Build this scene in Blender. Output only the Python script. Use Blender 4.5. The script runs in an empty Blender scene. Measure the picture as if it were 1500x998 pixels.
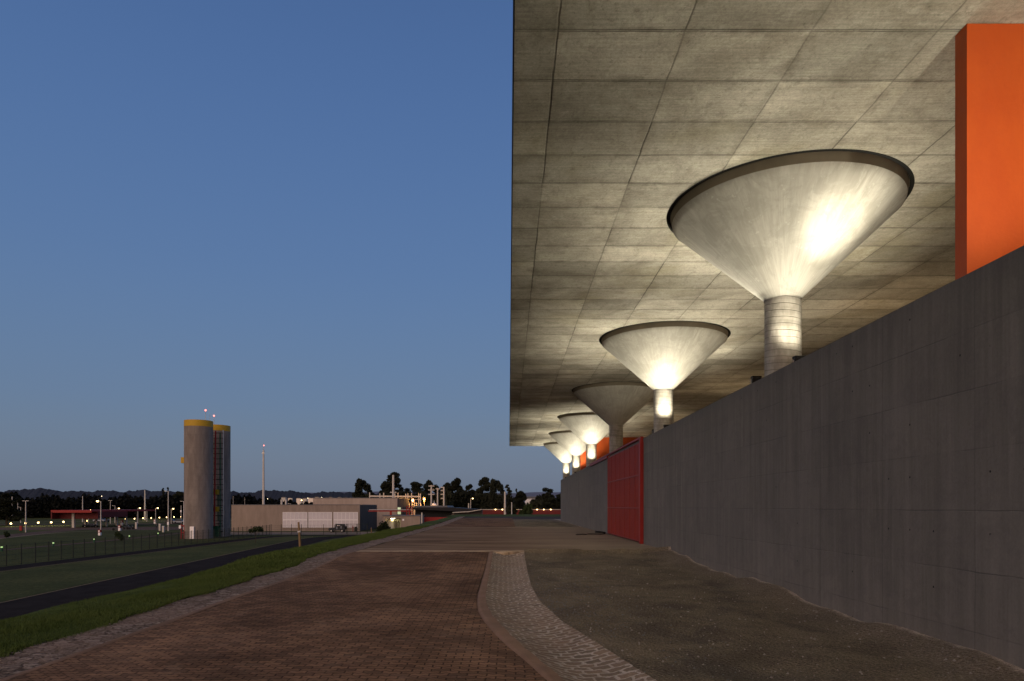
import bpy, math, random
import numpy as np
from mathutils import Vector, Matrix
R=math.radians; PI=math.pi
random.seed(7); rng=np.random.default_rng(7)
scn=bpy.context.scene; COL=scn.collection
E=1.62           # eye height above the concrete apron (z = 0)
F=1000.0
def at(x,y,Y):   # point seen at photo pixel (x,y) lying Y metres ahead
    return ((x-745.5)/F*Y, Y, E+(742-y)/F*Y)
def X_(x,Y): return (x-745.5)/F*Y
def Z_(y,Y): return E+(742-y)/F*Y
LOW=-4.38        # level of the lower grounds

# ---------------------------------------------------------------- mesh builder
class MB:
    def __init__(s): s.v=[]; s.f=[]; s.sm=[]
    def add(s,vs,fs,smooth=False):
        o=len(s.v); s.v+= [tuple(p) for p in vs]; s.f+=[tuple(i+o for i in f) for f in fs]; s.sm+=[smooth]*len(fs)
    def box(s,x0,x1,y0,y1,z0,z1,bev=0):
        if bev<=0:
            vs=[(x,y,z) for z in (z0,z1) for y in (y0,y1) for x in (x0,x1)]
            s.add(vs,[(0,2,3,1),(4,5,7,6),(0,1,5,4),(2,6,7,3),(0,4,6,2),(1,3,7,5)])
        else:
            b=bev; vs=[]
            rings=[(z0,b),(z0+b,0),(z1-b,0),(z1,b)]
            for z,i in rings:
                vs+=[(x0+i+b*(i==0),y0+i,z),(x1-i-b*(i==0),y0+i,z),(x1-i,y0+i+b*(i==0),z),(x1-i,y1-i-b*(i==0),z),(x1-i-b*(i==0),y1-i,z),(x0+i+b*(i==0),y1-i,z),(x0+i,y1-i-b*(i==0),z),(x0+i,y0+i+b*(i==0),z)]
            fs=[tuple(range(7,-1,-1)),tuple(range(24,32))]
            for r in range(3):
                for k in range(8):
                    a=r*8+k; c=r*8+(k+1)%8; fs.append((a,c,c+8,a+8))
            s.add(vs,fs)
    def tube(s,p,q,r0,r1=None,n=10,cap=True,smooth=True):
        r1=r0 if r1 is None else r1
        p=Vector(p); q=Vector(q); d=(q-p).normalized()
        u=d.orthogonal().normalized(); w=d.cross(u)
        vs=[p+r0*(math.cos(2*PI*k/n)*u+math.sin(2*PI*k/n)*w) for k in range(n)]+[q+r1*(math.cos(2*PI*k/n)*u+math.sin(2*PI*k/n)*w) for k in range(n)]
        s.add(vs,[(k,(k+1)%n,n+(k+1)%n,n+k) for k in range(n)],smooth)
        if cap: s.add(vs,[tuple(range(n-1,-1,-1)),tuple(range(n,2*n))])
    def bar(s,p,q,w,h=None):
        h=w if h is None else h
        p=Vector(p); q=Vector(q); d=(q-p).normalized()
        up=Vector((0,0,1)) if abs(d.z)<.9 else Vector((0,1,0))
        u=d.cross(up).normalized(); k=u.cross(d)
        vs=[b+sx*u*w/2+sy*k*h/2 for b in (p,q) for sx,sy in ((-1,-1),(1,-1),(1,1),(-1,1))]
        s.add(vs,[(3,2,1,0),(4,5,6,7)]+[(i,(i+1)%4,4+(i+1)%4,4+i) for i in range(4)])
    def lathe(s,prof,n=48,smooth=True,cx=0,cy=0):
        vs=[]
        for r,z in prof: vs+=[(cx+r*math.cos(2*PI*k/n),cy+r*math.sin(2*PI*k/n),z) for k in range(n)]
        fs=[(i*n+k,i*n+(k+1)%n,(i+1)*n+(k+1)%n,(i+1)*n+k) for i in range(len(prof)-1) for k in range(n)]
        s.add(vs,fs,smooth)
    def prism(s,poly,y0,y1):   # poly in x,z (counter-clockwise seen from -y), extruded in y
        n=len(poly); vs=[(x,y0,z) for x,z in poly]+[(x,y1,z) for x,z in poly]
        s.add(vs,[tuple(range(n)),tuple(range(2*n-1,n-1,-1))]+[(k,n+k,n+(k+1)%n,(k+1)%n) for k in range(n)])
    def ball(s,c,r,nu=8,nv=6,sz=1):
        vs=[];fs=[]
        for j in range(nv+1):
            t=PI*j/nv
            for i in range(nu): vs.append((c[0]+r*math.sin(t)*math.cos(2*PI*i/nu),c[1]+r*math.sin(t)*math.sin(2*PI*i/nu),c[2]+r*sz*math.cos(t)))
        for j in range(nv):
            for i in range(nu): fs.append((j*nu+i,(j+1)*nu+i,(j+1)*nu+(i+1)%nu,j*nu+(i+1)%nu))
        s.add(vs,fs,True)
    def mesh(s,name):
        me=bpy.data.meshes.new(name); me.from_pydata(s.v,[],s.f); me.polygons.foreach_set('use_smooth',s.sm); me.validate(); me.update(); return me
    def build(s,name,mat,parent=None,loc=None):
        o=bpy.data.objects.new(name,s.mesh(name)); COL.objects.link(o)
        if mat: o.data.materials.append(mat)
        if parent: o.parent=parent
        if loc: o.location=loc
        return o
def npmesh(name,verts,faces,mat,parent=None,uv=None,smooth=False):
    me=bpy.data.meshes.new(name); me.from_pydata(np.asarray(verts).tolist(),[],np.asarray(faces).tolist())
    if smooth: me.polygons.foreach_set('use_smooth',[True]*len(me.polygons))
    if uv is not None:
        l=me.uv_layers.new(name='UVMap'); idx=np.zeros(len(me.loops),dtype=np.int32); me.loops.foreach_get('vertex_index',idx)
        l.data.foreach_set('uv',np.asarray(uv,dtype=np.float32)[idx].ravel())
    me.update(); o=bpy.data.objects.new(name,me); COL.objects.link(o); me.materials.append(mat)
    if parent: o.parent=parent
    return o
def thing(name,label,cat,loc=(0,0,0),rz=0,group=None):
    o=bpy.data.objects.new(name,None); COL.objects.link(o); o.location=loc; o.rotation_euler=(0,0,rz); o.empty_display_size=.3
    o['label']=label; o['category']=cat
    if group: o['group']=group
    return o
def tag(o,label=None,cat=None,group=None,kind=None):
    if label: o['label']=label
    if cat: o['category']=cat
    if group: o['group']=group
    if kind: o['kind']=kind
    return o
def dup(root,loc,rz=0,label=None,scale=None):
    r=root.copy(); COL.objects.link(r); r.location=loc; r.rotation_euler=(0,0,rz)
    if scale: r.scale=scale
    if label: r['label']=label
    for ch in list(root.children):
        c=ch.copy(); COL.objects.link(c); c.parent=r
        for g in list(ch.children):
            d=g.copy(); COL.objects.link(d); d.parent=c
    return r

# ---------------------------------------------------------------- node helper
class G:
    def __init__(s,name,rough=.8,spec=.3):
        s.m=bpy.data.materials.new(name); s.m.use_nodes=True; s.t=s.m.node_tree; s.n=s.t.nodes
        s.b=s.n['Principled BSDF']; s.b.inputs['Roughness'].default_value=rough; s.b.inputs['Specular IOR Level'].default_value=spec
    def nd(s,typ,**kw):
        n=s.n.new(typ)
        for k,v in kw.items(): setattr(n,k,v)
        return n
    def lk(s,a,b):
        if isinstance(a,bpy.types.NodeSocket): s.t.links.new(a,b)
        elif isinstance(a,(tuple,list)): b.default_value=(a[0],a[1],a[2],1) if b.type=='RGBA' else a
        else: b.default_value=a
    def co(s,kind='Object'):
        return s.nd('ShaderNodeTexCoord').outputs[kind]
    def sep(s,v):
        n=s.nd('ShaderNodeSeparateXYZ'); s.lk(v,n.inputs[0]); return n.outputs
    def com(s,x,y,z=0):
        n=s.nd('ShaderNodeCombineXYZ'); s.lk(x,n.inputs[0]); s.lk(y,n.inputs[1]); s.lk(z,n.inputs[2]); return n.outputs[0]
    def ma(s,op,a,b=0,c=None):
        n=s.nd('ShaderNodeMath',operation=op); s.lk(a,n.inputs[0]); s.lk(b,n.inputs[1])
        if c is not None: s.lk(c,n.inputs[2])
        return n.outputs[0]
    def sc(s,v,x,y,z):
        n=s.nd('ShaderNodeVectorMath',operation='MULTIPLY'); s.lk(v,n.inputs[0]); n.inputs[1].default_value=(x,y,z); return n.outputs[0]
    def vadd(s,a,b):
        n=s.nd('ShaderNodeVectorMath',operation='ADD'); s.lk(a,n.inputs[0]); s.lk(b,n.inputs[1]); return n.outputs[0]
    def noise(s,v,scale,detail=4,rough=.6,dist=0,color=False):
        n=s.nd('ShaderNodeTexNoise'); s.lk(v,n.inputs['Vector']); n.inputs['Scale'].default_value=scale; n.inputs['Detail'].default_value=detail
        n.inputs['Roughness'].default_value=rough; n.inputs['Distortion'].default_value=dist
        return n.outputs['Color' if color else 'Fac']
    def vor(s,v,scale,feat='F1',rand=1,out='Distance'):
        n=s.nd('ShaderNodeTexVoronoi',feature=feat); s.lk(v,n.inputs['Vector']); n.inputs['Scale'].default_value=scale; n.inputs['Randomness'].default_value=rand
        return n.outputs[out]
    def white(s,v):
        n=s.nd('ShaderNodeTexWhiteNoise'); s.lk(v,n.inputs['Vector']); return n.outputs['Value']
    def rng(s,v,a,b,c=0,d=1):
        n=s.nd('ShaderNodeMapRange'); n.interpolation_type='SMOOTHSTEP'; s.lk(v,n.inputs[0])
        for i,x in enumerate((a,b,c,d)): n.inputs[1+i].default_value=x
        return n.outputs[0]
    def mix(s,f,a,b,mode='MIX'):
        n=s.nd('ShaderNodeMix',data_type='RGBA',blend_type=mode); s.lk(f,n.inputs[0]); s.lk(a,n.inputs[6]); s.lk(b,n.inputs[7]); return n.outputs[2]
    def gray(s,v): return s.com(v,v,v)
    def col(s,c): s.lk(c,s.b.inputs['Base Color'])
    def bump(s,h,dist,strength=1):
        n=s.nd('ShaderNodeBump'); n.inputs['Distance'].default_value=dist; n.inputs['Strength'].default_value=strength; s.lk(h,n.inputs['Height']); s.lk(n.outputs[0],s.b.inputs['Normal'])
def simple(name,c,rough=.7,var=.25,scale=1.5,metal=0,bump=0):
    g=G(name,rough); v=g.co(); n=g.noise(v,scale,5)
    g.col(g.mix(n,tuple(x*(1-var) for x in c),tuple(min(1,x*(1+var)) for x in c)))
    g.b.inputs['Metallic'].default_value=metal
    if bump: g.bump(g.noise(v,scale*8,4),bump)
    return g.m
def emit(name,c,s,base=(.8,.8,.8)):
    g=G(name,.4); n=g.noise(g.co(),3,1); g.col(g.mix(n,base,tuple(x*.9 for x in base)))
    g.lk(g.mix(n,c,tuple(x*.93 for x in c)),g.b.inputs['Emission Color']); g.b.inputs['Emission Strength'].default_value=s; return g.m

# ---------------------------------------------------------------- materials
def m_ceiling():
    g=G('concrete_soffit',.75); v=g.co(); o=g.sep(v)
    wob=g.ma('MULTIPLY',g.ma('SUBTRACT',g.noise(v,1.3,2),.5),.05)
    u=g.ma('DIVIDE',g.ma('ADD',g.ma('SUBTRACT',o[0],.73),wob),1.89); w=g.ma('DIVIDE',g.ma('ADD',g.ma('SUBTRACT',o[1],10.16),wob),1.2)
    fu=g.ma('FLOOR',u); fw=g.ma('FLOOR',w)
    # per-panel tiny joint offsets
    cell=g.white(g.com(fu,fw,0)); cell2=g.white(g.com(fu,fw,7))
    du=g.ma('MULTIPLY',g.ma('PINGPONG',u,.5),1.89); dw=g.ma('MULTIPLY',g.ma('PINGPONG',w,.5),1.2)
    rw=g.white(g.com(0,g.ma('ROUND',w),3)); ru=g.white(g.com(g.ma('ROUND',u),g.ma('FLOOR',g.ma('DIVIDE',w,2)),5))
    lw=g.ma('SUBTRACT',1,g.rng(g.ma('ABSOLUTE',g.ma('SUBTRACT',dw,.02)),.003,.015)); lu=g.ma('SUBTRACT',1,g.rng(du,.004,.022))
    brk=g.rng(g.noise(v,1.1,4),.28,.62)
    lines=g.ma('MAXIMUM',g.ma('MULTIPLY',lw,g.ma('ADD',.65,g.ma('MULTIPLY',rw,.35))),g.ma('MULTIPLY',lu,g.ma('ADD',.35,g.ma('MULTIPLY',ru,.65))))
    lines=g.ma('MULTIPLY',lines,g.ma('ADD',.45,g.ma('MULTIPLY',brk,.55)))
    halo=g.ma('SUBTRACT',1,g.rng(g.ma('MINIMUM',dw,du),.0,.22))
    big=g.noise(v,.45,6,.65,.5); st=g.noise(g.sc(v,2.2,1.2,1),1.6,8,.75,.2)
    c=g.mix(g.rng(big,.3,.7),(.28,.26,.22),(.52,.50,.44))
    c=g.mix(g.ma('MULTIPLY',g.rng(st,.5,.72),.5),c,(.16,.145,.11)); edge_falloff=g.rng(o[0],.1,3.2,.72,1); sm=g.noise(g.sc(v,1.2,.8,1),9,8,.85,.3); c=g.mix(g.ma('MULTIPLY',g.rng(sm,.53,.66),.55),c,(.11,.10,.075))
    c=g.mix(g.ma('MULTIPLY',g.rng(g.noise(v,1.7,7,.8,.3),.52,.66),.35),c,(.58,.56,.50))
    c=g.mix(g.ma('MULTIPLY',g.rng(g.noise(v,.33,3),.52,.7),.35),c,(.24,.21,.11))
    c=g.mix(1,c,g.gray(g.ma('ADD',.72,g.ma('MULTIPLY',cell,.46))),'MULTIPLY')
    c=g.mix(1,c,g.gray(edge_falloff),'MULTIPLY')  # light falloff towards the free left edge, painted into the colour
    c=g.mix(g.ma('MULTIPLY',halo,g.ma('MULTIPLY',g.rng(g.noise(v,2.3,5),.4,.7),.5)),c,(.13,.115,.09))
    pits=g.ma('SUBTRACT',1,g.rng(g.vor(v,2.2),.015,.04)); pits=g.ma('MULTIPLY',pits,g.rng(g.noise(v,.8,2),.45,.6))
    c=g.mix(g.ma('MULTIPLY',pits,.7),c,(.05,.045,.035))
    fine=g.noise(v,22,7,.85)
    gr=g.ma('SUBTRACT',1,g.rng(g.vor(g.vadd(v,g.sc(g.noise(v,5,3,color=True),.4,.4,0)),5.5),.02,.09)); c=g.mix(g.ma('MULTIPLY',g.ma('MULTIPLY',gr,g.rng(g.noise(v,1.0,3),.48,.62)),.6),c,(.07,.06,.045))
    c=g.mix(.55,c,g.mix(1,c,g.gray(g.rng(fine,.25,.75,.5,1.5)),'MULTIPLY'))
    bd=g.noise(g.sc(v,.35,9,1),2.2,4,.7); c=g.mix(.45,c,g.mix(1,c,g.gray(g.rng(bd,.3,.7,.7,1.25)),'MULTIPLY'))
    c=g.mix(g.ma('MULTIPLY',lines,.95),c,(.035,.03,.022))
    g.col(c)
    h=g.ma('ADD',g.ma('MULTIPLY',fine,.15),g.ma('SUBTRACT',g.ma('MULTIPLY',cell2,.25),lines)); g.bump(h,.02,.7)
    return g.m
def m_wall():
    g=G('concrete_wall',.7,.35); v=g.co(); o=g.sep(v)
    y=o[1]; z=o[2]
    wob=g.ma('MULTIPLY',g.ma('SUBTRACT',g.noise(v,.9,3),.5),.05)
    a=g.ma('DIVIDE',g.ma('ADD',g.ma('SUBTRACT',y,8.5),wob),2.1); b=g.ma('DIVIDE',g.ma('ADD',g.ma('SUBTRACT',z,.05),wob),.76)
    da=g.ma('MULTIPLY',g.ma('PINGPONG',a,.5),2.1); db=g.ma('MULTIPLY',g.ma('PINGPONG',b,.5),.76)
    brk=g.rng(g.noise(v,.9,4),.35,.65)
    la=g.ma('SUBTRACT',1,g.rng(da,.0,.014)); lb=g.ma('MULTIPLY',g.ma('SUBTRACT',1,g.rng(db,.0,.014)),brk)
    streak=g.noise(g.sc(v,1,3.6,.18),1.5,8,.72,.35); st2=g.noise(g.sc(v,1,.9,.1),1.2,4,.6); big=g.noise(v,.35,5,.6)
    c=g.mix(g.rng(streak,.3,.7),(.135,.126,.103),(.205,.190,.158))
    c=g.mix(g.ma('MULTIPLY',g.rng(st2,.45,.72),.4),c,(.095,.090,.076))
    c=g.mix(g.ma('MULTIPLY',g.rng(big,.4,.7),.4),c,(.205,.19,.165))
    pan=g.white(g.com(g.ma('FLOOR',a),g.ma('FLOOR',b),1)); c=g.mix(1,c,g.gray(g.ma('ADD',.93,g.ma('MULTIPLY',pan,.12))),'MULTIPLY')
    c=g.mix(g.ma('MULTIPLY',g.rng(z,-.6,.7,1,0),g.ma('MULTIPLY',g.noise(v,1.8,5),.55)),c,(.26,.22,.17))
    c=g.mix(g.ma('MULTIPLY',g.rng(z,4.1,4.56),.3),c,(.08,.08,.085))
    bl=g.noise(v,2.2,7,.75,.8); c=g.mix(g.ma('MULTIPLY',g.rng(bl,.45,.65),.35),c,(.11,.098,.088)); c=g.mix(g.ma('MULTIPLY',la,.45),c,(.07,.065,.06)); c=g.mix(g.ma('MULTIPLY',lb,.5),c,(.05,.05,.05))
    # tie holes
    hy=g.ma('ABSOLUTE',g.ma('SUBTRACT',g.ma('PINGPONG',g.ma('ADD',y,.3),.55),.275)); hz=g.ma('ABSOLUTE',g.ma('SUBTRACT',g.ma('PINGPONG',g.ma('ADD',z,.62),.76),.38))
    dd=g.ma('SQRT',g.ma('ADD',g.ma('MULTIPLY',hy,hy),g.ma('MULTIPLY',hz,hz)))
    hole=g.ma('MULTIPLY',g.ma('SUBTRACT',1,g.rng(dd,.010,.021)),g.rng(g.noise(v,1.7,1),.54,.58))
    c=g.mix(hole,c,(.012,.012,.012))
    fine=g.noise(v,26,5,.75); c=g.mix(.45,c,g.mix(1,c,g.gray(g.ma('ADD',.45,g.ma('MULTIPLY',fine,1.1))),'MULTIPLY'))
    g.col(c); g.bump(g.ma('SUBTRACT',g.ma('MULTIPLY',fine,.3),g.ma('ADD',g.ma('MULTIPLY',lb,.5),hole)),.012,.6)
    return g.m
def m_funnel():
    g=G('concrete_funnel',.62,.4); v=g.co(); o=g.sep(v)
    ang=g.ma('ARCTAN2',o[0],g.ma('MULTIPLY',o[1],-1)); rad=g.ma('SQRT',g.ma('ADD',g.ma('MULTIPLY',o[0],o[0]),g.ma('MULTIPLY',o[1],o[1])))
    p=g.com(g.ma('MULTIPLY',ang,9),g.ma('MULTIPLY',rad,.9),0); p2=g.com(g.ma('MULTIPLY',ang,30),g.ma('MULTIPLY',rad,.7),3)
    s1=g.noise(p,1.4,6,.7,.3); s2=g.noise(p2,1.3,5,.7); blot=g.noise(v,1.6,6,.7,.8)
    c=g.mix(g.rng(s1,.25,.8),(.33,.32,.29),(.46,.45,.42)); c=g.mix(g.ma('MULTIPLY',g.rng(s2,.5,.7),g.ma('MULTIPLY',g.rng(g.noise(v,1.1,3),.4,.65),.45)),c,(.58,.57,.54))
    c=g.mix(g.ma('MULTIPLY',g.rng(blot,.48,.60),.45),c,(.27,.265,.235)); c=g.mix(g.ma('MULTIPLY',g.rng(g.noise(v,5,4,.7),.62,.7),.35),c,(.62,.62,.58))
    g.col(c); g.bump(g.ma('ADD',s2,g.ma('MULTIPLY',g.noise(v,30,3),.4)),.008,.6); return g.m
def m_stem():
    g=G('concrete_stem',.65,.4); v=g.co(); o=g.sep(v)
    ang=g.ma('ARCTAN2',o[0],g.ma('MULTIPLY',o[1],-1))
    zz=g.ma('ADD',g.ma('ADD',o[2],g.ma('MULTIPLY',ang,.035)),g.ma('MULTIPLY',g.noise(v,2,2),.04))
    ring=g.ma('MULTIPLY',g.ma('PINGPONG',g.ma('DIVIDE',zz,.155),.5),.155); line=g.ma('SUBTRACT',1,g.rng(ring,.0,.013))
    band=g.white(g.com(0,0,g.ma('FLOOR',g.ma('ADD',g.ma('DIVIDE',zz,.155),.5))))
    n=g.noise(g.sc(v,1,1,.4),3,6,.7)
    c=g.mix(g.rng(n,.3,.7),(.25,.235,.205),(.44,.42,.385)); c=g.mix(1,c,g.gray(g.ma('ADD',.82,g.ma('MULTIPLY',band,.25))),'MULTIPLY')
    c=g.mix(g.ma('MULTIPLY',line,.55),c,(.10,.09,.07)); g.col(c); g.bump(g.ma('SUBTRACT',g.ma('MULTIPLY',n,.3),line),.012,.8); return g.m
def m_paver():
    g=G('interlocking_brick',.95,.04); v=g.co(); o=g.sep(v)
    zig=g.ma('MULTIPLY',g.ma('SUBTRACT',g.ma('PINGPONG',g.ma('DIVIDE',o[0],.12),.5),.25),.07)
    nz=g.noise(v,2.2,5,.7,color=True); nzs=g.sep(nz)
    x=g.ma('ADD',o[0],g.ma('MULTIPLY',nzs[0],.07)); y=g.ma('ADD',g.ma('ADD',o[1],zig),g.ma('MULTIPLY',nzs[1],.10))
    b=g.nd('ShaderNodeTexBrick'); g.lk(g.com(x,y,0),b.inputs['Vector']); b.inputs['Scale'].default_value=1; b.inputs['Brick Width'].default_value=.22; b.inputs['Row Height'].default_value=.11
    b.inputs['Mortar Size'].default_value=.011; b.inputs['Mortar Smooth'].default_value=.4; b.inputs['Bias'].default_value=-.1
    b.inputs['Color1'].default_value=(.225,.142,.092,1); b.inputs['Color2'].default_value=(.112,.076,.055,1); b.inputs['Mortar'].default_value=(.062,.042,.032,1)
    big=g.noise(v,.35,5,.65,.5); c=g.mix(1,b.outputs['Color'],g.gray(g.rng(big,.25,.75,.55,1.45)),'MULTIPLY')
    sp=g.noise(v,1.3,6,.75,1); c=g.mix(g.ma('MULTIPLY',g.rng(sp,.5,.72),.45),c,(.22,.165,.125))
    c=g.mix(g.ma('MULTIPLY',g.rng(g.noise(g.sc(v,1,.35,1),1.1,4),.55,.75),.4),c,(.05,.035,.026)); c=g.mix(g.ma('MULTIPLY',g.rng(g.noise(g.sc(v,3,9,1),1,5,.8),.60,.70),.55),c,(.24,.19,.15)); c=g.mix(g.ma('MULTIPLY',g.rng(g.noise(g.sc(v,2.5,7,1),1.3,4,.8),.60,.68),.6),c,(.035,.027,.024))
    fine=g.noise(v,60,3,.7); c=g.mix(.5,c,g.mix(1,c,g.gray(g.ma('ADD',.3,g.ma('MULTIPLY',fine,1.4))),'MULTIPLY'))
    g.col(c); g.bump(g.ma('ADD',g.ma('SUBTRACT',1,b.outputs['Fac']),g.ma('ADD',g.ma('MULTIPLY',g.noise(v,9,3),.6),g.ma('MULTIPLY',fine,.25))),.022,1); return g.m
def m_cobble(name,bw,rh,c1,c2,mort,warm,uvmode=True,ms=.02):
    g=G(name,.95,.04); v=g.co('UV') if uvmode else g.co(); w=g.co()
    nz=g.sep(g.noise(w,3.2,3,.6,color=True)); o=g.sep(v)
    x=g.ma('ADD',o[0],g.ma('MULTIPLY',nz[0],.26)); y=g.ma('ADD',o[1],g.ma('MULTIPLY',nz[1],.26))
    b=g.nd('ShaderNodeTexBrick'); g.lk(g.com(x,y,0),b.inputs['Vector']); b.inputs['Scale'].default_value=1; b.inputs['Brick Width'].default_value=bw; b.inputs['Row Height'].default_value=rh
    b.inputs['Mortar Size'].default_value=ms; b.inputs['Mortar Smooth'].default_value=.5
    b.inputs['Color1'].default_value=(*c1,1); b.inputs['Color2'].default_value=(*c2,1); b.inputs['Mortar'].default_value=(*mort,1)
    c=g.mix(g.ma('MULTIPLY',g.rng(g.noise(w,.8,5,.7),.4,.7),.6),b.outputs['Color'],warm)
    fine=g.noise(w,24,5,.75); c=g.mix(.8,c,g.mix(1,c,g.gray(g.ma('ADD',.3,g.ma('MULTIPLY',fine,1.4))),'MULTIPLY'))
    g.col(c); g.bump(g.ma('ADD',g.ma('MULTIPLY',b.outputs['Fac'],-.7),fine),.02,.9); return g.m
def m_apron():
    g=G('apron_concrete',.95,.04); v=g.co(); o=g.sep(v)
    c=g.mix(g.rng(g.noise(g.sc(v,.35,1.1,1),.5,6,.65,.6),.3,.7),(.105,.072,.05),(.21,.155,.11))
    c=g.mix(g.ma('MULTIPLY',g.rng(g.noise(g.sc(v,.12,1.2,1),1,5,.7),.5,.7),.6),c,(.40,.33,.24))
    c=g.mix(g.ma('MULTIPLY',g.rng(o[0],-1.5,4.0),.45),c,(.36,.32,.25))
    c=g.mix(g.ma('MULTIPLY',g.rng(o[1],24.5,25.9,1,0),g.rng(g.noise(v,1.1,5),.3,.6,.3,.9)),c,(.46,.37,.27))
    j=g.ma('SUBTRACT',1,g.rng(g.ma('MULTIPLY',g.ma('PINGPONG',g.ma('DIVIDE',g.ma('SUBTRACT',o[1],24.5),4.9),.5),4.9),.0,.03)); c=g.mix(g.ma('MULTIPLY',j,.5),c,(.06,.05,.04))
    fine=g.noise(v,14,6,.8); c=g.mix(.6,c,g.mix(1,c,g.gray(g.ma('ADD',.4,g.ma('MULTIPLY',fine,1.2))),'MULTIPLY'))
    g.col(c); g.bump(fine,.02,.6); return g.m
def m_dirt():
    g=G('gravelly_dirt',.95,.04); v=g.co(); o=g.sep(v)
    c=g.mix(g.rng(g.noise(v,.6,6,.7,.6),.3,.7),(.115,.102,.078),(.215,.188,.140))
    c=g.mix(g.ma('MULTIPLY',g.rng(g.noise(g.sc(v,1,.7,1),.55,4,.6,1),.5,.66),.5),c,(.075,.075,.070))
    # dust along the wall
    edge=g.ma('ADD',o[0],g.ma('MULTIPLY',g.ma('SUBTRACT',g.noise(v,1.2,4),.5),.9))
    c=g.mix(g.ma('MULTIPLY',g.rng(edge,4.6,5.7),.75),c,(.21,.18,.145)); c=g.mix(g.ma('MULTIPLY',g.rng(g.ma('ADD',o[0],g.ma('MULTIPLY',g.noise(v,6,5,.8),.22)),5.76,5.92),g.rng(g.noise(v,1.3,4,.7),.3,.6,.1,.9)),c,(.52,.46,.40))
    fn=g.noise(v,34,8,.9); c=g.mix(.9,c,g.mix(1,c,g.gray(g.rng(fn,.36,.64,.3,1.75)),'MULTIPLY'))
    sp=g.ma('SUBTRACT',1,g.rng(g.vor(v,38),.08,.22)); pick=g.rng(g.vor(v,38,out='Color'),.80,.86); msk=g.rng(g.noise(v,.8,3),.35,.6,.25,1)
    c=g.mix(g.ma('MULTIPLY',g.ma('MULTIPLY',sp,pick),g.ma('MULTIPLY',msk,.8)),c,(.36,.34,.31))
    g.col(c); g.bump(g.ma('ADD',g.noise(v,7,6,.8),g.ma('MULTIPLY',g.vor(v,22),.6)),.06,1); return g.m
def m_grass(name,a,b,sc=1.0):
    g=G(name,.95,.05); v=g.co(); c=g.mix(g.rng(g.noise(v,.25*sc,5,.7),.3,.7),a,b)
    c=g.mix(g.ma('MULTIPLY',g.rng(g.noise(v,.05*sc,3),.45,.7),.4),c,(.05,.042,.02))
    f=g.noise(v,9*sc,4,.8); c=g.mix(.7,c,g.mix(1,c,g.gray(g.rng(f,.3,.7,.45,1.5)),'MULTIPLY')); g.col(c); g.bump(f,.06,.8); return g.m
def m_asphalt(name,a,b):
    g=G(name,.95,.04); v=g.co(); c=g.mix(g.rng(g.noise(v,.5,5,.7),.3,.7),a,b); f=g.noise(v,30,3,.8)
    c=g.mix(.6,c,g.mix(1,c,g.gray(g.rng(f,.3,.7,.5,1.5)),'MULTIPLY')); g.col(c); g.bump(f,.01,.6); return g.m
def m_facade(name,a,b,pw=2.4,ph=1.2,line=.35):
    g=G(name,.8,.2); v=g.co(); o=g.sep(v); h=g.ma('ADD',o[0],o[1])
    du=g.ma('MULTIPLY',g.ma('PINGPONG',g.ma('DIVIDE',h,pw),.5),pw); dz=g.ma('MULTIPLY',g.ma('PINGPONG',g.ma('DIVIDE',o[2],ph),.5),ph)
    l=g.ma('SUBTRACT',1,g.rng(g.ma('MINIMUM',du,dz),.0,.05)); s=g.noise(g.sc(v,1,1,.25),.8,6,.7,.3)
    c=g.mix(g.rng(s,.3,.7),a,b); c=g.mix(g.ma('MULTIPLY',l,line),c,tuple(x*.5 for x in a)); g.col(c); g.bump(g.noise(v,12,4),.01); return g.m
def m_leaf(name,a,b):
    g=G(name,.7,.1); v=g.co(); n=g.noise(v,.8,3); i=g.nd('ShaderNodeObjectInfo').outputs['Random']
    c=g.mix(n,a,b); c=g.mix(1,c,g.gray(g.ma('ADD',.7,g.ma('MULTIPLY',i,.6))),'MULTIPLY'); g.col(c); return g.m
def m_orange():
    g=G('orange_paint',.55,.35); v=g.co(); n=g.noise(g.sc(v,1,1,.5),1.1,6,.7)
    c=g.mix(g.rng(n,.3,.7),(.47,.070,.011),(.54,.090,.014)); c=g.mix(g.ma('MULTIPLY',g.rng(g.noise(g.sc(v,3,3,.4),2,4),.6,.75),.12),c,(.5,.10,.03))
    g.col(c); g.bump(g.noise(v,18,4),.004); return g.m

M={}
M['soffit']=m_ceiling(); M['wall']=m_wall(); M['funnel']=m_funnel(); M['stem']=m_stem(); M['paver']=m_paver(); M['apron']=m_apron(); M['dirt']=m_dirt(); M['orange']=m_orange()
M['collar']=simple('shaded_collar_concrete',(.17,.145,.11),.8,.3,2)  # collar darker than the funnel: its weak lighting is put into the colour
M['cobR']=m_cobble('cobbled_gutter',.25,.16,(.27,.215,.165),(.17,.145,.12),(.42,.39,.35),(.24,.18,.135),ms=.026)
def m_rough():
    g=G('rough_stone_strip',.85,.08); v=g.co(); w=g.vadd(v,g.sc(g.noise(v,4,4,.7,color=True),.25,.25,0)); q=g.sc(w,1,1.5,0)
    d=g.vor(q,5.5,'DISTANCE_TO_EDGE'); cc=g.sep(g.vor(q,5.5,out='Color'))
    c=g.mix(cc[0],(.16,.125,.10),(.34,.29,.25)); c=g.mix(g.rng(d,.02,.10,1,0),c,(.09,.07,.055))
    c=g.mix(g.ma('MULTIPLY',g.rng(g.noise(v,.7,5,.7),.4,.65),.55),c,(.28,.21,.165)); f=g.noise(v,20,6,.8); c=g.mix(.9,c,g.mix(1,c,g.gray(g.rng(f,.3,.7,.45,1.6)),'MULTIPLY'))
    g.col(c); g.bump(g.ma('ADD',g.rng(d,.0,.12),f),.03,.9); return g.m
M['cobL']=m_rough()
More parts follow.
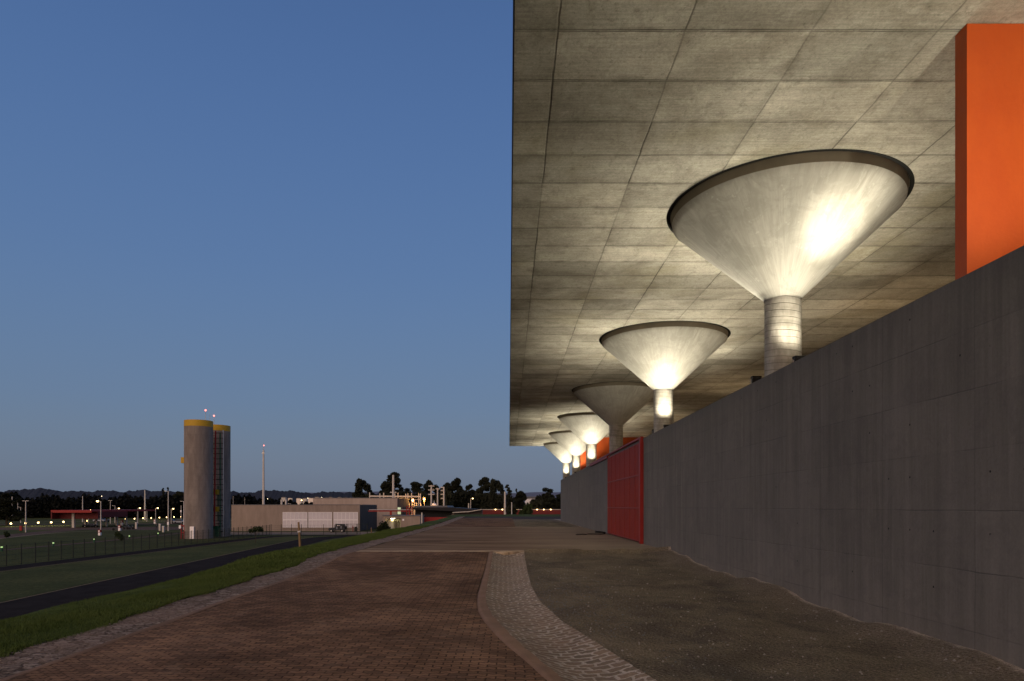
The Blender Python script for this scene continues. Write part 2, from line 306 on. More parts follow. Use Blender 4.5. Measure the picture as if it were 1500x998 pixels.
m_cobble('rough_stone_strip',.26,.17,(.30,.25,.215),(.15,.125,.105),(.10,.078,.06),(.27,.205,.16),ms=.03)
M['kerb']=simple('worn_kerb_concrete',(.20,.13,.085),.8,.45,2.2,0,.01)
M['grass']=m_grass('verge_grass',(.036,.066,.020),(.085,.12,.038),2); M['field']=m_grass('field_grass',(.045,.060,.022),(.080,.092,.036),.35)
M['blade']=m_leaf('grass_blade',(.045,.09,.020),(.14,.19,.055))
M['asph']=m_asphalt('dark_asphalt',(.016,.013,.012),(.028,.024,.022)); M['asph2']=m_asphalt('reddish_road',(.085,.062,.055),(.13,.10,.085)); M['asph3']=m_asphalt('crest_asphalt',(.05,.042,.042),(.075,.065,.06))
M['sand']=simple('pale_kerb_edge',(.22,.18,.13),.9,.3,1)
M['silo']=m_facade('silo_concrete',(.17,.145,.13),(.27,.235,.21),40,1.2,.22); M['bld']=m_facade('block_concrete',(.27,.215,.175),(.34,.275,.23),3,3,.12); M['bld2']=m_facade('upper_block_concrete',(.36,.29,.245),(.44,.36,.31),3,3,.12)
M['blddark']=m_facade('shaded_concrete',(.085,.068,.060),(.12,.10,.09),3,3,.3)
M['yellow']=simple('yellow_paint',(.50,.31,.02),.5,.12,1); M['red']=simple('red_paint',(.30,.022,.02),.5,.15,1.2); M['reddk']=simple('dull_red_paint',(.13,.014,.014),.6,.2,.8)
M['gate']=simple('gate_red_panel',(.27,.032,.022),.5,.22,1.3,0,.003); M['gater']=simple('gate_red_frame',(.27,.018,.016),.45,.2,1.6)
M['green']=simple('green_pipe_paint',(.02,.10,.045),.5,.2,1); M['blk']=simple('black_paint',(.012,.012,.013),.5,.3,3); M['steel']=simple('galvanised_steel',(.42,.42,.42),.4,.15,2,.6)
M['pole']=simple('pale_concrete_pole',(.58,.54,.48),.8,.15,2); M['fence']=simple('dark_green_fence_paint',(.010,.016,.013),.6,.2,3)
M['white']=simple('white_louvre',(.74,.70,.72),.6,.06,1.5); M['whitef']=simple('white_frame',(.95,.92,.92),.6,.05,2)
M['bark']=simple('bark',(.055,.042,.032),.9,.4,2,0,.02); M['wood']=simple('weathered_stake_wood',(.24,.16,.085),.85,.35,4,0,.01)
M['leaf']=m_leaf('dark_leaf',(.012,.015,.011),(.034,.038,.022)); M['leaf2']=m_leaf('belt_leaf',(.004,.005,.005),(.010,.012,.009)); M['leaf3']=m_leaf('bush_leaf',(.015,.025,.010),(.035,.05,.018))
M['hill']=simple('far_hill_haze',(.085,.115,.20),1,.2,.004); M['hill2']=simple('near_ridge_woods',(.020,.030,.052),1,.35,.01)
M['glass']=simple('dark_car_glass',(.02,.025,.03),.1,.1,2); M['rubber']=simple('tyre_rubber',(.012,.012,.012),.9,.2,3); M['skin']=simple('skin',(.25,.15,.1),.6,.1,4)
M['roofdk']=simple('black_membrane',(.010,.010,.013),.6,.3,.6); M['roofg']=simple('grey_roof_sheet',(.12,.125,.14),.5,.2,.5); M['deck']=simple('brown_deck',(.30,.20,.13),.8,.2,.5)
M['tankc']=simple('pale_tank',(.5,.5,.4),.5,.1,2)
M['carw']=simple('silver_car_paint',(.30,.33,.38),.3,.05,1); M['card']=simple('dark_car_paint',(.03,.035,.045),.3,.1,1); M['stone']=simple('pale_stone_chip',(.30,.28,.26),.8,.5,7)
WARM=(1.0,.72,.34)
M['lampw']=emit('lit_lamp_warm',(1,.66,.26),7); M['lampsod']=emit('lit_lamp_sodium',(1,.36,.05),9); M['lampred']=emit('lit_red_beacon',(1,.16,.12),4); M['lampgrn']=emit('lit_green_bollard',(.55,1,.25),.7)
M['lampwht']=emit('lit_lamp_white',(1,.93,.72),12); M['lampfl']=emit('lit_flood_glass',(1,.86,.58),25); M['lampdim']=emit('dim_lamp_glass',(1,.9,.7),1.2); M['winlit']=emit('lit_green_window',(.75,1,.45),.55); M['town']=emit('town_wall_glow',(1,.72,.5),.28,(.4,.3,.28))
M['town2']=emit('town_street_glow',(1,.8,.5),4)

# ---------------------------------------------------------------- ground levels
def hz(X,Y):
    """level of the upper ground"""
    t=np.clip((np.asarray(Y,float)-8)/(24.5-8),0,1); near=-1.93+.16*t+E
    k=np.clip((np.asarray(Y,float)-19)/5.5,0,1); k=k*k*(3-2*k)*np.clip((1.2-np.asarray(X,float))/2.2,0,1)
    near=near+(-.012-near)*k
    return np.where(np.asarray(Y)<24.5,near,-.006)
def interp(tab): ys=[a for a,b in tab]; xs=[b for a,b in tab]; return lambda Y: np.interp(Y,ys,xs)
K=interp([(-6,4.6),(5,1.35),(7.6,.43),(8.39,.239),(9.2,.02),(10.1,-.18),(11.2,-.40),(12.3,-.56),(13.4,-.64),(14.6,-.68),(18,-.70),(24.5,-.72)])
C_=interp([(-6,4.75),(5,1.52),(7.6,.60),(8.25,.45),(9.2,.22),(10.1,.03),(11.7,-.27),(13,-.42),(14.2,-.49),(18,-.53),(24.5,-.57)])
D=interp([(-6,6),(5,2.75),(7.6,1.645),(9.0,1.35),(11.2,.90),(13.4,.62),(15.8,.52),(19,.52),(24.5,.55)])
def strip(name,fl,fr,y0,y1,dy,nx,mat,dz=0,bump=None,uv=False,kind='structure'):
    ys=np.arange(y0,y1+1e-6,dy); ys[-1]=y1; V=[];UV=[];s=0;prev=None
    for Y in ys:
        a=float(fl(Y)); b=float(fr(Y))
        if prev is not None: s+=math.hypot(Y-prev[0],(a+b)/2-prev[1])
        prev=(Y,(a+b)/2)
        for i in range(nx+1):
            X=a+(b-a)*i/nx; z=float(hz(X,Y))+dz
            if bump: z+=bump(X,Y,i/nx)
            V.append((X,Y,z)); UV.append((i/nx*(b-a),s))
    n=nx+1; Fc=[(r*n+i,r*n+i+1,(r+1)*n+i+1,(r+1)*n+i) for r in range(len(ys)-1) for i in range(nx)]
    o=npmesh(name,V,Fc,mat,uv=UV if uv else None,smooth=True); o['kind']=kind; return o
c_=lambda v:(lambda Y:v)
def wave(X,Y,a=1): return a*(.5*math.sin(X*1.9+Y*.7)+.3*math.sin(X*4.1-Y*1.9+1)+.2*math.sin(Y*4.3+X*2.2))
LE=lambda Y:-5.58+.03*math.sin(Y*.8)+(0 if Y<60 else -(Y-60)*.028)
LO=lambda Y:-6.55+.06*math.sin(Y*1.3)+.04*math.sin(Y*3.1)+(0 if Y<60 else -(Y-60)*.028)
strip('brick_road',LE,K,-6,24.5,.25,24,M['paver'],0,lambda X,Y,t:.014*wave(X*.8,Y*.7)*min(1,(24.5-Y)*.5))
strip('road_kerb',K,C_,-6,24.5,.2,5,M['kerb'],0,lambda X,Y,t:(-.035 if t<.1 else .010)+.008*math.sin(Y*7.3),uv=True)
strip('cobbled_gutter',C_,D,-6,24.5,.2,8,M['cobR'],0,lambda X,Y,t:-.10*math.sin(PI*t)+.006*wave(X*5,Y*5),uv=True)
WX=5.8
def dirtb(X,Y,t):
    rise=.16*math.exp(-((5.8-X)/.55)**2)*(.55+.45*math.sin(Y*.9+.6*math.sin(Y*2.3)))
    return .03*wave(X,Y)*min(1,t*6)+.012*wave(X*3.7,Y*4.3)*min(1,t*6)+max(0,rise)+.09*math.exp(-((24.5-Y)/.9)**2)
strip('dirt_ground',D,c_(WX+.2),-6,24.5,.12,56,M['dirt'],0,dirtb)
strip('stone_strip',LO,LE,-6,112,.5,6,M['cobL'],-.004,lambda X,Y,t:.012*wave(X*3,Y*2.5),uv=True)
strip('edge_kerb',lambda Y:LE(Y)-.07,lambda Y:LE(Y)+.03,-6,24.4,.5,2,M['kerb'],0,lambda X,Y,t:.006+.018*(.5+.5*math.sin(Y*1.1)*math.sin(Y*.37+1))*(1 if t<.9 else -1))
SH=interp([(-6,-8.9),(200,-8.9)])
strip('grass_verge',lambda Y:-9.0+.15*math.sin(Y*.3)-(0 if Y<60 else (Y-60)*.02),LO,-6,112,.5,8,M['grass'],0,lambda X,Y,t:.02+.03*wave(X,Y*.7)-.24*(1-t)**2+.06*math.exp(-t*t*3))
# bank down to the lower grounds
ys=np.arange(-6,150,2.); V=[];n=8
for Y in ys:
    x0=-9.0+.15*math.sin(Y*.3)-(0 if Y<60 else (Y-60)*.02); z0=float(hz(-9,Y))+.02-.24+.03*wave(x0,Y*.7)+.06*math.exp(-0)
    for i in range(n+1):
        t=i/n; V.append((x0-8.5*t,Y,z0+(LOW-.2-z0)*t))
npmesh('embankment',V,[(r*(n+1)+i+1,r*(n+1)+i,(r+1)*(n+1)+i,(r+1)*(n+1)+i+1) for r in range(len(ys)-1) for i in range(n)],M['grass'],smooth=True)['kind']='structure'
# concrete apron with a rough front lip
m=MB(); rows=[]
xs=np.linspace(-5.5,WX+.2,90)
vs=[];
for X in xs:
    yl=24.5+.05*math.sin(X*5)+.04*math.sin(X*13+1); vs+=[(X,yl-.03,-.30),(X,yl-.02,-.03),(X,yl+.03,.0),(X,54.0,.0)]
m.add(vs,[(4*i+k,4*(i+1)+k,4*(i+1)+k+1,4*i+k+1) for i in range(len(xs)-1) for k in range(3)])
m.build('concrete_apron',M['apron'])['kind']='structure'
strip('far_brick_road',LE,c_(.5),54,96,1,6,M['paver'],-.002)
strip('far_dirt_ground',c_(.5),c_(30),54,88,1,20,M['dirt'],-.004,lambda X,Y,t:.05*max(0,wave(X,Y))*min(1,t*8))
m=MB(); vs=[(-7,96,-.006),(-7.3,112,-.006),(60,96,-.006),(60,112,-.006),(.5,88,-.008),(60,88,-.008),(.5,96,-.008)]
m.add([(-6.4,96,-.008),(60,96,-.008),(60,110,-.008),(-6.9,110,-.008)],[(0,1,2,3)]); m.add([(.5,88,-.010),(60,88,-.010),(60,96,-.010),(.5,96,-.010)],[(0,1,2,3)])
m.build('crest_road',M['asph3'])['kind']='structure'
V=[];xs=np.linspace(-10.3,80,60);yy=[110,114,120,128,136,140,150,170]
for Y in yy:
    for X in xs: V.append((X,Y,(-.008 if Y==110 else (.02+.04*wave(X,Y) if Y<138 else (-.6 if Y==140 else -4.6)))))
npmesh('crest_grass',V,[(r*60+i,r*60+i+1,(r+1)*60+i+1,(r+1)*60+i) for r in range(len(yy)-1) for i in range(59)],M['grass'],smooth=True)['kind']='structure'
m=MB(); m.add([(-4000,-400,LOW),(4000,-400,LOW),(4000,6000,LOW),(-4000,6000,LOW)],[(0,1,2,3)]); m.build('ground',M['field'])['kind']='structure'

def ribbon(name,pts,w,mat,dz,width_edge=None):
    V=[];n=len(pts)
    for i,(x,y) in enumerate(pts):
        a=pts[max(0,i-1)]; b=pts[min(n-1,i+1)]; dx,dy=b[0]-a[0],b[1]-a[1]; L=math.hypot(dx,dy); nx,ny=-dy/L,dx/L
        ww=w[i] if isinstance(w,(list,tuple)) else w
        V+=[(x+nx*ww/2,y+ny*ww/2,LOW+dz),(x-nx*ww/2,y-ny*ww/2,LOW+dz)]
    o=npmesh(name,V,[(2*i,2*i+1,2*i+3,2*i+2) for i in range(n-1)],mat); o['kind']='structure'; return o
def smooth(pts,k=6):
    out=[];n=len(pts)
    for i in range(n-1):
        p0=pts[max(0,i-1)];p1=pts[i];p2=pts[i+1];p3=pts[min(n-1,i+2)]
        for j in range(k):
            t=j/k; out.append(tuple(.5*((2*p1[d])+(-p0[d]+p2[d])*t+(2*p0[d]-5*p1[d]+4*p2[d]-p3[d])*t*t+(-p0[d]+3*p1[d]-3*p2[d]+p3[d])*t**3) for d in (0,1)))
    out.append(pts[-1]); return out
ribbon('near_path',smooth([(-25.2,0),(-28.1,35),(-31.5,75),(-34.4,110),(-35.3,128),(-31,139),(-20,146)]),[5.4]*37,M['asph'],.010)
ribbon('far_path',smooth([(-49,40),(-48.6,70),(-48.2,100),(-47.6,130),(-44,139.5),(-36,142),(-18,143)]),[3.2]*37,M['asph'],.006)
ribbon('path_edge',smooth([(-46.6,60),(-46.4,100),(-45.7,128),(-43,135),(-38.5,134),(-38.2,126),(-37.2,110),(-34.3,75),(-30.9,35)]),.13,M['kerb'],.030)
ribbon('building_forecourt',[(-70,153),(-24,153)],16,M['sand'],.003)
ribbon('bollard_path',smooth([(-70,60),(-69.5,90),(-70,115),(-72,140),(-75,165)]),1.8,M['asph2'],.008)
ribbon('service_road',smooth([(-80,90),(-92,112),(-104,146),(-112,178),(-105,196),(-85,196)]),[5.5]*31,M['asph2'],.008)
ribbon('service_road_edge',smooth([(-77,90),(-89,112),(-100.6,146),(-102,165),(-88,178)]),.7,M['sand'],.012)
ribbon('car_park',[(-190,182),(-72,186)],20,M['asph2'],.004)
ribbon('car_park_edge',[(-200,166),(-132,168)],1.2,M['sand'],.012)
ribbon('rear_road',[(-200,222),(-150,232),(-90,242)],9,M['asph2'],.008)
ribbon('rear_road_edge',[(-210,252),(-150,275),(-70,290)],3,M['sand'],.012)

# grass blades on the verge
def blades(n,ya,yb,h,w,pw,rh0=.6):
    Y=ya+(yb-ya)*rng.random(n)**pw; X=-9.05+(2.50+.06*np.sin(Y*1.3)+.04*np.sin(Y*3.1)+.16*rng.random(n)*(.4+.6*np.abs(np.sin(Y*2.7))))*rng.random(n)**.8
    t=np.clip((X+9.0)/2.45,0,1); z=hz(X,Y)+.02-.24*(1-t)**2+.06*np.exp(-t*t*3)-.02+.03*(.5*np.sin(X*1.9+Y*.49)+.3*np.sin(X*4.1-Y*1.33+1)+.2*np.sin(Y*3.0+X*2.2))
    a=rng.random(n)*2*PI; H=h*(rh0+.8*rng.random(n))*(.75+.5*np.abs(np.sin(X*2.3)*np.cos(Y*1.1))); lx=(rng.random(n)-.5)*H*1.3; ly=(rng.random(n)-.5)*H*1.3
    dx=np.cos(a)*w/2; dy=np.sin(a)*w/2
    V=np.stack([np.stack([X-dx,Y-dy,z],1),np.stack([X+dx,Y+dy,z],1),np.stack([X+lx,Y+ly,z+H],1)],1).reshape(-1,3)
    return V
V=np.concatenate([blades(110000,6,22,.055,.014,1.25),blades(90000,18,55,.07,.028,1.3)])
o=npmesh('grass_blades',V,np.arange(len(V)).reshape(-1,3),M['blade']); tag(o,'short green grass growing along the roadside verge','grass',kind='stuff')

# gravel
def pebbles(name,n,fn,smin,smax,mat,label):
    V=[];Fc=[]
    base=[(1,0,0),(-1,0,0),(0,1,0),(0,-1,0),(0,0,1),(0,0,-.5)]; fs=[(0,2,4),(2,1,4),(1,3,4),(3,0,4),(2,0,5),(1,2,5),(3,1,5),(0,3,5)]
    for i in range(n):
        X,Y=fn(); s=smin+(smax-smin)*random.random()**7
        z=float(hz(X,Y))+dirtb(X,Y,(X-float(D(Y)))/(5.9-float(D(Y)))); a=random.random()*6.28; k=len(V)
        for b in base:
            j=[c*(.6+.6*random.random()) for c in b]; V.append((X+s*(j[0]*math.cos(a)-j[1]*math.sin(a)),Y+s*(j[0]*math.sin(a)+j[1]*math.cos(a)),z+s*.3+s*.7*j[2]))
        Fc+=[tuple(k+q for q in f) for f in fs]
    o=npmesh(name,V,Fc,mat); tag(o,label,'gravel',kind='stuff')
def pf():
    Y=7+17*random.random()**1.2; d=float(D(Y)); return d+.1+(5.6-d)*random.random(),Y
def pg():
    while True:
        Y=random.gauss(14,2.6); d=float(D(Y)); X=d+abs(random.gauss(.2,1.0))
        if 7<Y<23 and X<5.6: return X,Y
pebbles('gravel',1800,pf,.006,.028,M['stone'],'pale stone chips scattered over the brown dirt')
pebbles('loose_gravel',2600,pg,.008,.026,simple('grey_gravel_stone',(.13,.135,.14),.8,.6,9),'dark grey gravel spread beside the cobbled gutter')

# ---------------------------------------------------------------- roof, columns, walls
CEIL=8.70; YE=80.1
cols=[4.0,16.2,28.7,41.4,53.8,66.0,77.2]
m=MB(); m.box(.085,22,-12,YE,CEIL,CEIL+.9)
o=thing('canopy_roof','x','roof'); m.build('slab',M['soffit'],o); m=MB(); m.box(.062,.083,-12,YE+.02,CEIL-.012,CEIL+.93); m.build('edge_flashing',M['blk'],o); tag(o,'huge flat concrete roof slab with gridded underside','roof')
m=MB(); m.box(WX,WX+.25,-12,29.4,-.6,4.56); m.box(WX,WX+.25,39.75,76.5,-.6,4.56); m.box(WX,WX+.25,29.4,39.75,4.42,4.56)
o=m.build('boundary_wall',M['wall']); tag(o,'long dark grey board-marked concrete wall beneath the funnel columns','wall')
m=MB(); m.box(WX+.25,16,-12,76.5,4.0,4.15); m.build('bounce_deck',M['deck'])['kind']='structure'  # unseen floor, set high to bounce fill light onto the ceiling
m=MB(); m.box(16,16.3,-12,76.5,-.5,CEIL-.01); o=m.build('sky_block_wall',M['wall']); tag(o,'unseen concrete wall added behind the roofed deck to block sky light','wall')  # unseen wall added to keep sky light off the ceiling
m=MB(); m.box(6.71,15.99,10.0,10.27,4.16,CEIL-.004,.004); o=m.build('orange_wall',M['orange']); tag(o,'tall bright orange painted wall nearest the camera, at right','wall',group='orange partition walls')
m=MB(); m.box(7.2,15.99,70,70.27,4.16,CEIL-.004,.004); o=m.build('orange_wall',M['orange']); tag(o,'distant orange painted wall glimpsed between the far columns','wall',group='orange partition walls')

def make_column():
    t=thing('funnel_column','x','column',(6.5,cols[1],0),0,'funnel-topped concrete columns')
    s=MB(); s.lathe([(.41,4.15),(.41,6.56),(.40,6.58)],64); s.build('stem',M['stem'],t)
    f=MB(); f.lathe([(.425,6.50),(.425,6.535),(.60,6.70)]+[(.60+(2.555-.60)*k/14,6.70+(8.50-6.70)*k/14) for k in range(1,15)]+[(2.56,8.515)],128); f.build('funnel',M['funnel'],t)
    c=MB(); c.lathe([(2.561,8.512),(2.60,CEIL+.01)],128); c.build('collar',M['collar'],t)
    c=MB(); c.lathe([(2.69,CEIL-.004),(2.60,CEIL-.004)],128); c.build('joint_shade',M['rubber'],t)  # flat black ring stands in for the dark gap around the collar
    return t
lab=['first funnel column, out of frame beside the camera','nearest and largest lit funnel column, left of the orange wall','second lit funnel column, brightly glowing above the wall','unlit dark funnel column above the red gate','lit funnel column just beyond the unlit dark one','second farthest lit funnel column, partly behind its neighbour','farthest lit funnel column, at the end of the wall']
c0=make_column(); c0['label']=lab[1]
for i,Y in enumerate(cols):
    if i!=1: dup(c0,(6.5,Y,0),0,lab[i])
# floodlights standing on the wall top
def make_flood(glass):
    t=thing('floodlight','x','floodlight',(0,0,0),0,'floodlights on the wall at the column feet')
    b=MB(); b.bar((-.13,0,.0),(-.13,0,.16),.03,.012); b.bar((.13,0,0),(.13,0,.16),.03,.012); b.bar((-.13,0,.008),(.13,0,.008),.05,.012); b.build('bracket',M['steel'],t)
    h=MB(); h.box(-.12,.12,-.07,.09,.05,.19,.012)
    for k in range(5): h.box(-.09+.042*k,-.075+.042*k,-.092,-.071,.07,.17)
    h.box(-.12,.12,-.07,-.055,.19,.235); h.box(-.12,.12,.075,.09,.19,.235); h.box(-.12,-.105,-.07,.09,.19,.235); h.box(.105,.12,-.07,.09,.19,.235); h.build('housing',M['blk'],t)
    g=MB(); g.box(-.103,.103,-.05,.073,.193,.199); g.build('lens',glass,t)
    return t
fproto={True:None,False:None}
names=['out of frame','nearest','second','third, unlit,','fourth','fifth','farthest']
def spot(loc,aim,power,size,blend,soft=.09,col=(1,.90,.68)):
    l=bpy.data.lights.new('floodlight_beam','SPOT'); l.energy=power; l.spot_size=R(size); l.spot_blend=blend; l.shadow_soft_size=soft; l.color=col
    o=bpy.data.objects.new('floodlight_beam',l); COL.objects.link(o); o.location=loc
    d=Vector(aim)-Vector(loc); o.rotation_euler=d.to_track_quat('-Z','Y').to_euler(); return o
for i,Y in enumerate(cols):
    lit=(i!=3)
    for k,(dx,dy) in enumerate(((-.18,-1.35),(.05,1.9))):
        X=6.5+dx; zf=4.63+(.20 if k else .02)
        pz=zf
        if fproto[lit] is None: fproto[lit]=make_flood(M['lampfl'] if lit else M['blk']); f=fproto[lit]; f.location=(X,Y+dy,pz)
        else: f=dup(fproto[lit],(X,Y+dy,pz))
        f.rotation_euler=(0,0,0 if k==0 else PI)
        f['label']='small black floodlight %s the %s funnel column, on the wall'%('in front of' if k==0 else 'behind',names[i])
        pd=MB(); pd.box(-.07,.07,-.07,.07,4.15-pz,0); pd.build('pedestal',M['pole'],f)
        if lit:
            if k==0:
                if i==1: aim=(6.95,Y-1.35,7.6)
                elif i==0: aim=(7.2,Y+2.6,8.7)
                else: aim=(6.42,Y-1.28,7.6)
                spot((X,Y+dy,pz+.23),aim,(1250,330)[i] if i<2 else 1050,(165,138)[i] if i<2 else 134,.4)
            else: spot((X,Y+dy,pz+.23),(5.6,Y+2.8,8.7),1350,142 if i else 168,.3)
            if k==0 and i==1:
                f2=dup(fproto[True],(7.15,Y-2.3,4.23),0,'added unseen floodlight on the deck, aimed at the nearest funnel')
                spot((7.15,Y-2.3,4.46),(7.16,Y-1.52,8.1),1500,38,1.0)  # extra unseen lamp added to make the hot spot on this cone
                spot((7.15,Y-2.3,4.46),(6.95,Y-1.9,8.6),380,140,.4)

for k,Y in enumerate((8,24,40,56,70)):  # unseen lamps added to fill the inner ceiling with warm light
    f=dup(fproto[True],(13.6,Y,4.23),0,'unseen floodlight added for ceiling fill deep on the roofed deck, %s one inwards'%('first','second','third','fourth','fifth')[k])
    spot((13.6,Y,4.46),(12.6,Y,8.7),280,160,.4,.2,(1,.72,.42))
# red gate
t=thing('red_gate','tall red sheet metal sliding gate set in the concrete wall','gate',(WX,29.6,0))
m=MB(); m.box(-.035,.0,.16,10.1,.08,4.44); 
m.build('panel',M['gate'],t)
m=MB()
for k in range(8): m.box(-.06,-.036,.15+1.42*k,.20+1.42*k,.10,4.42)
for k in range(71): m.box(-.044,-.036,.22+.14*k,.25+.14*k,.12,4.40)
for z in (.06,1.52,2.98): m.box(-.072,-.037,.16,10.1,z,z+.06)
m.build('stiffener',M['gate'],t)
m=MB(); m.box(-.14,.02,-.12,.15,-.02,4.57,.01); m.build('post',M['gater'],t)
m=MB(); m.box(-.12,.0,-.12,18.9,4.562,4.64,.008); m.box(-.10,-.02,10.2,18.8,4.44,4.565); m.build('top_rail',M['gater'],t)
# cable
m=MB(); p=[(5.1+.02*math.sin(k),39.2+.0*k,0.02) for k in range(1)]; pts=[]
for k in range(34):
    u=k/33; pts.append((3.8+1.7*u+.12*math.sin(u*9),38.6+1.0*u+.2*math.sin(u*14),.03))
for k in range(26): a=k/25*4*PI; pts.append((5.3+.28*math.cos(a),39.6+.45*math.sin(a),.04+.004*k+.12*max(0,math.sin(a*.5))))
for a,b in zip(pts,pts[1:]): m.tube(a,b,.03,n=6,cap=False)
tag(m.build('cable',M['rubber']),'black cable coiled on the concrete near the red gate','cable')

# ---------------------------------------------------------------- verge stake, sapling
t=thing('wooden_stake','rough wooden stake standing in the grass verge','stake',(X_(440,30),30,0)); zb=Z_(804,30)
m=MB(); m.tube((0,0,zb-.3),(-.04,0,zb+.62),.055,.05,8); m.tube((-.04,0,zb+.62),(-.09,.02,Z_(765,30)),.05,.043,8); m.build('shaft',M['wood'],t)
m=MB(); m.tube((-.115,.0,zb+.72),(.0,.02,zb+.76),.062,.062,8); m.build('tie',M['steel'],t)
t=thing('sapling','young bushy sapling tied to a thin stake on the lawn','sapling',(X_(374,112),112,LOW))
m=MB(); m.tube((0,0,0),(.1,0,2.0),.05,.03,6); m.tube((.1,0,1.3),(.7,0,2.1),.03,.015,5); m.tube((.1,0,1.4),(-.5,0,2.0),.03,.015,5); m.build('trunk',M['bark'],t)
def leafcloud(n,lobes,size,zmin=None):
    L=np.array(lobes,float); k=rng.integers(0,len(L),n) if True else 0
    w=(L[:,3]*L[:,4]); k=rng.choice(len(L),n,p=w/w.sum())
    d=rng.normal(size=(n,3)); d/=np.linalg.norm(d,axis=1)[:,None]; r=rng.random(n)**.45
    c=L[k,:3]+d*r[:,None]*np.stack([L[k,3],L[k,3],L[k,4]],1)
    a=rng.normal(size=(n,3)); a/=np.linalg.norm(a,axis=1)[:,None]; b=np.cross(a,rng.normal(size=(n,3))); b/=np.linalg.norm(b,axis=1)[:,None]
    s=size*(.5+rng.random(n))[:,None]
    V=np.stack([c-a*s,c+b*s*.7,c+a*s,c-b*s*.7],1).reshape(-1,3)
    return V,np.arange(len(V)).reshape(-1,4)
V,Fc=leafcloud(500,[(.4,0,2.3,.9,.45),(-.6,0,2.0,.7,.35),(.9,0,2.1,.5,.3)],.12); npmesh('crown',V,Fc,M['leaf3'],t)
# ---------------------------------------------------------------- perimeter fence
t=thing('mesh_fence','long dark green mesh fence running past the silos and building','fence',(0,0,0))
px=[(-50.5,56+2.1*k) for k in range(43)]; 
for x,y in px:
    m=MB(); m.bar((x,y,LOW-.1),(x,y,LOW+2.15),.075); m.build('post',M['fence'],t)
m=MB()
def wires(m,a,b,n):
    for k in range(1,n):
        u=k/n; x=a[0]+(b[0]-a[0])*u; y=a[1]+(b[1]-a[1])*u; m.bar((x,y,LOW+.05),(x,y,LOW+2.0),.012)
    for z in (.1,.6,1.1,1.6,2.02): m.bar((a[0],a[1],LOW+z),(b[0],b[1],LOW+z),.018)
for a,b in zip(px,px[1:]): wires(m,a,b,10)
m.build('mesh_panel',M['fence'],t)
t=thing('mesh_fence','dark mesh fence crossing in front of the grey building','fence',(0,0,0))
qx=[(X_(x,145),145) for x in (398,411,425,440,446,450,458,)]
qx=[(-50.5+2.15*k,145.0) for k in range(4)]+[(-42+2.6*k,145.0) for k in range(1,5)]
qx2=[(-24-.0-2.3*k,147.0) for k in range(0,1)]
for x,y in qx:
    m=MB(); m.bar((x,y,LOW-.1),(x,y,LOW+2.2),.08); m.build('post',M['fence'],t)
m=MB()
for a,b in zip(qx,qx[1:]): wires(m,a,b,10)
m.build('mesh_panel',M['fence'],t)
t=thing('fence_gate','dark framed mesh gate in front of the parked jeep','gate',(0,0,0))
gx=[(-31.6+0,147.0),(X_(492,147),147),(X_(508,147),147),(X_(523,147),147),(X_(538,147),147)][1:]
for x,y in gx:
    m=MB(); m.bar((x,y,LOW-.1),(x,y,LOW+2.25),.13); m.build('post',M['fence'],t)
m=MB()
for a,b in zip(gx,gx[1:]):
    wires(m,a,b,8); m.bar((a[0],147,LOW+2.2),(b[0],147,LOW+2.2),.07)
m.build('mesh_panel',M['fence'],t)

# ---------------------------------------------------------------- silos
def silo(label,X,Y,r,H,yoff):
    t=thing('silo',label,'silo',(X,Y,LOW),0,'tall concrete silos')
    m=MB(); m.lathe([(r,0),(r,H-1.15)],64); m.build('shell',M['silo'],t)
    m=MB(); m.lathe([(r+.02,H-1.15),(r+.02,H),(r-.12,H),(r-.12,H-.3),(0.01,H-.3)],64,smooth=False); m.build('yellow_cap',M['yellow'],t)
    return t
SA=silo('front concrete silo with yellow rim and white door',X_(291,128),128,2.50,22.0,0)
SB=silo('rear concrete silo with yellow rim, half hidden behind the other',X_(317.5,136.5),136.5,2.55,22.1,0)
# door + side box + ladder on A
m=MB(); m.box(.1,1.0,-2.56,-2.42,.05,2.3,.02)
d=m.build('door',M['whitef'],SA); d.rotation_euler=(0,0,R(-14))
m=MB(); m.box(-3.15,-2.45,-.45,.45,14.1,15.2,.02); m.build('yellow_box',M['yellow'],SA)
m=MB(); m.bar((-2.62,-.25,15.9),(-2.62,-.25,22.0),.05); m.bar((-2.62,.25,15.9),(-2.62,.25,22.0),.05)
for k in range(20): m.bar((-2.62,-.25,16+.3*k),(-2.62,.25,16+.3*k),.03)
for k in range(6): m.bar((-2.62,.0,16.2+k),(-2.45,0,16.2+k),.05)
m.build('ladder',M['steel'],SA)
for par,dx,dz in ((SA,1.3,3.0),(SB,-.55,3.1)):
    m=MB(); m.tube((dx,0,21.8),(dx,0,21.8+dz-.9),.05,.03,6); m.build('mast',M['steel'],par)
    m=MB(); m.ball((dx,0,21.8+dz-.78),.17); m.build('beacon',M['lampred'],par)
m=MB(); m.tube((2.1,0,21.8),(2.1,0,23.2),.04,.02,6); m.build('lightning_rod',M['steel'],SA)
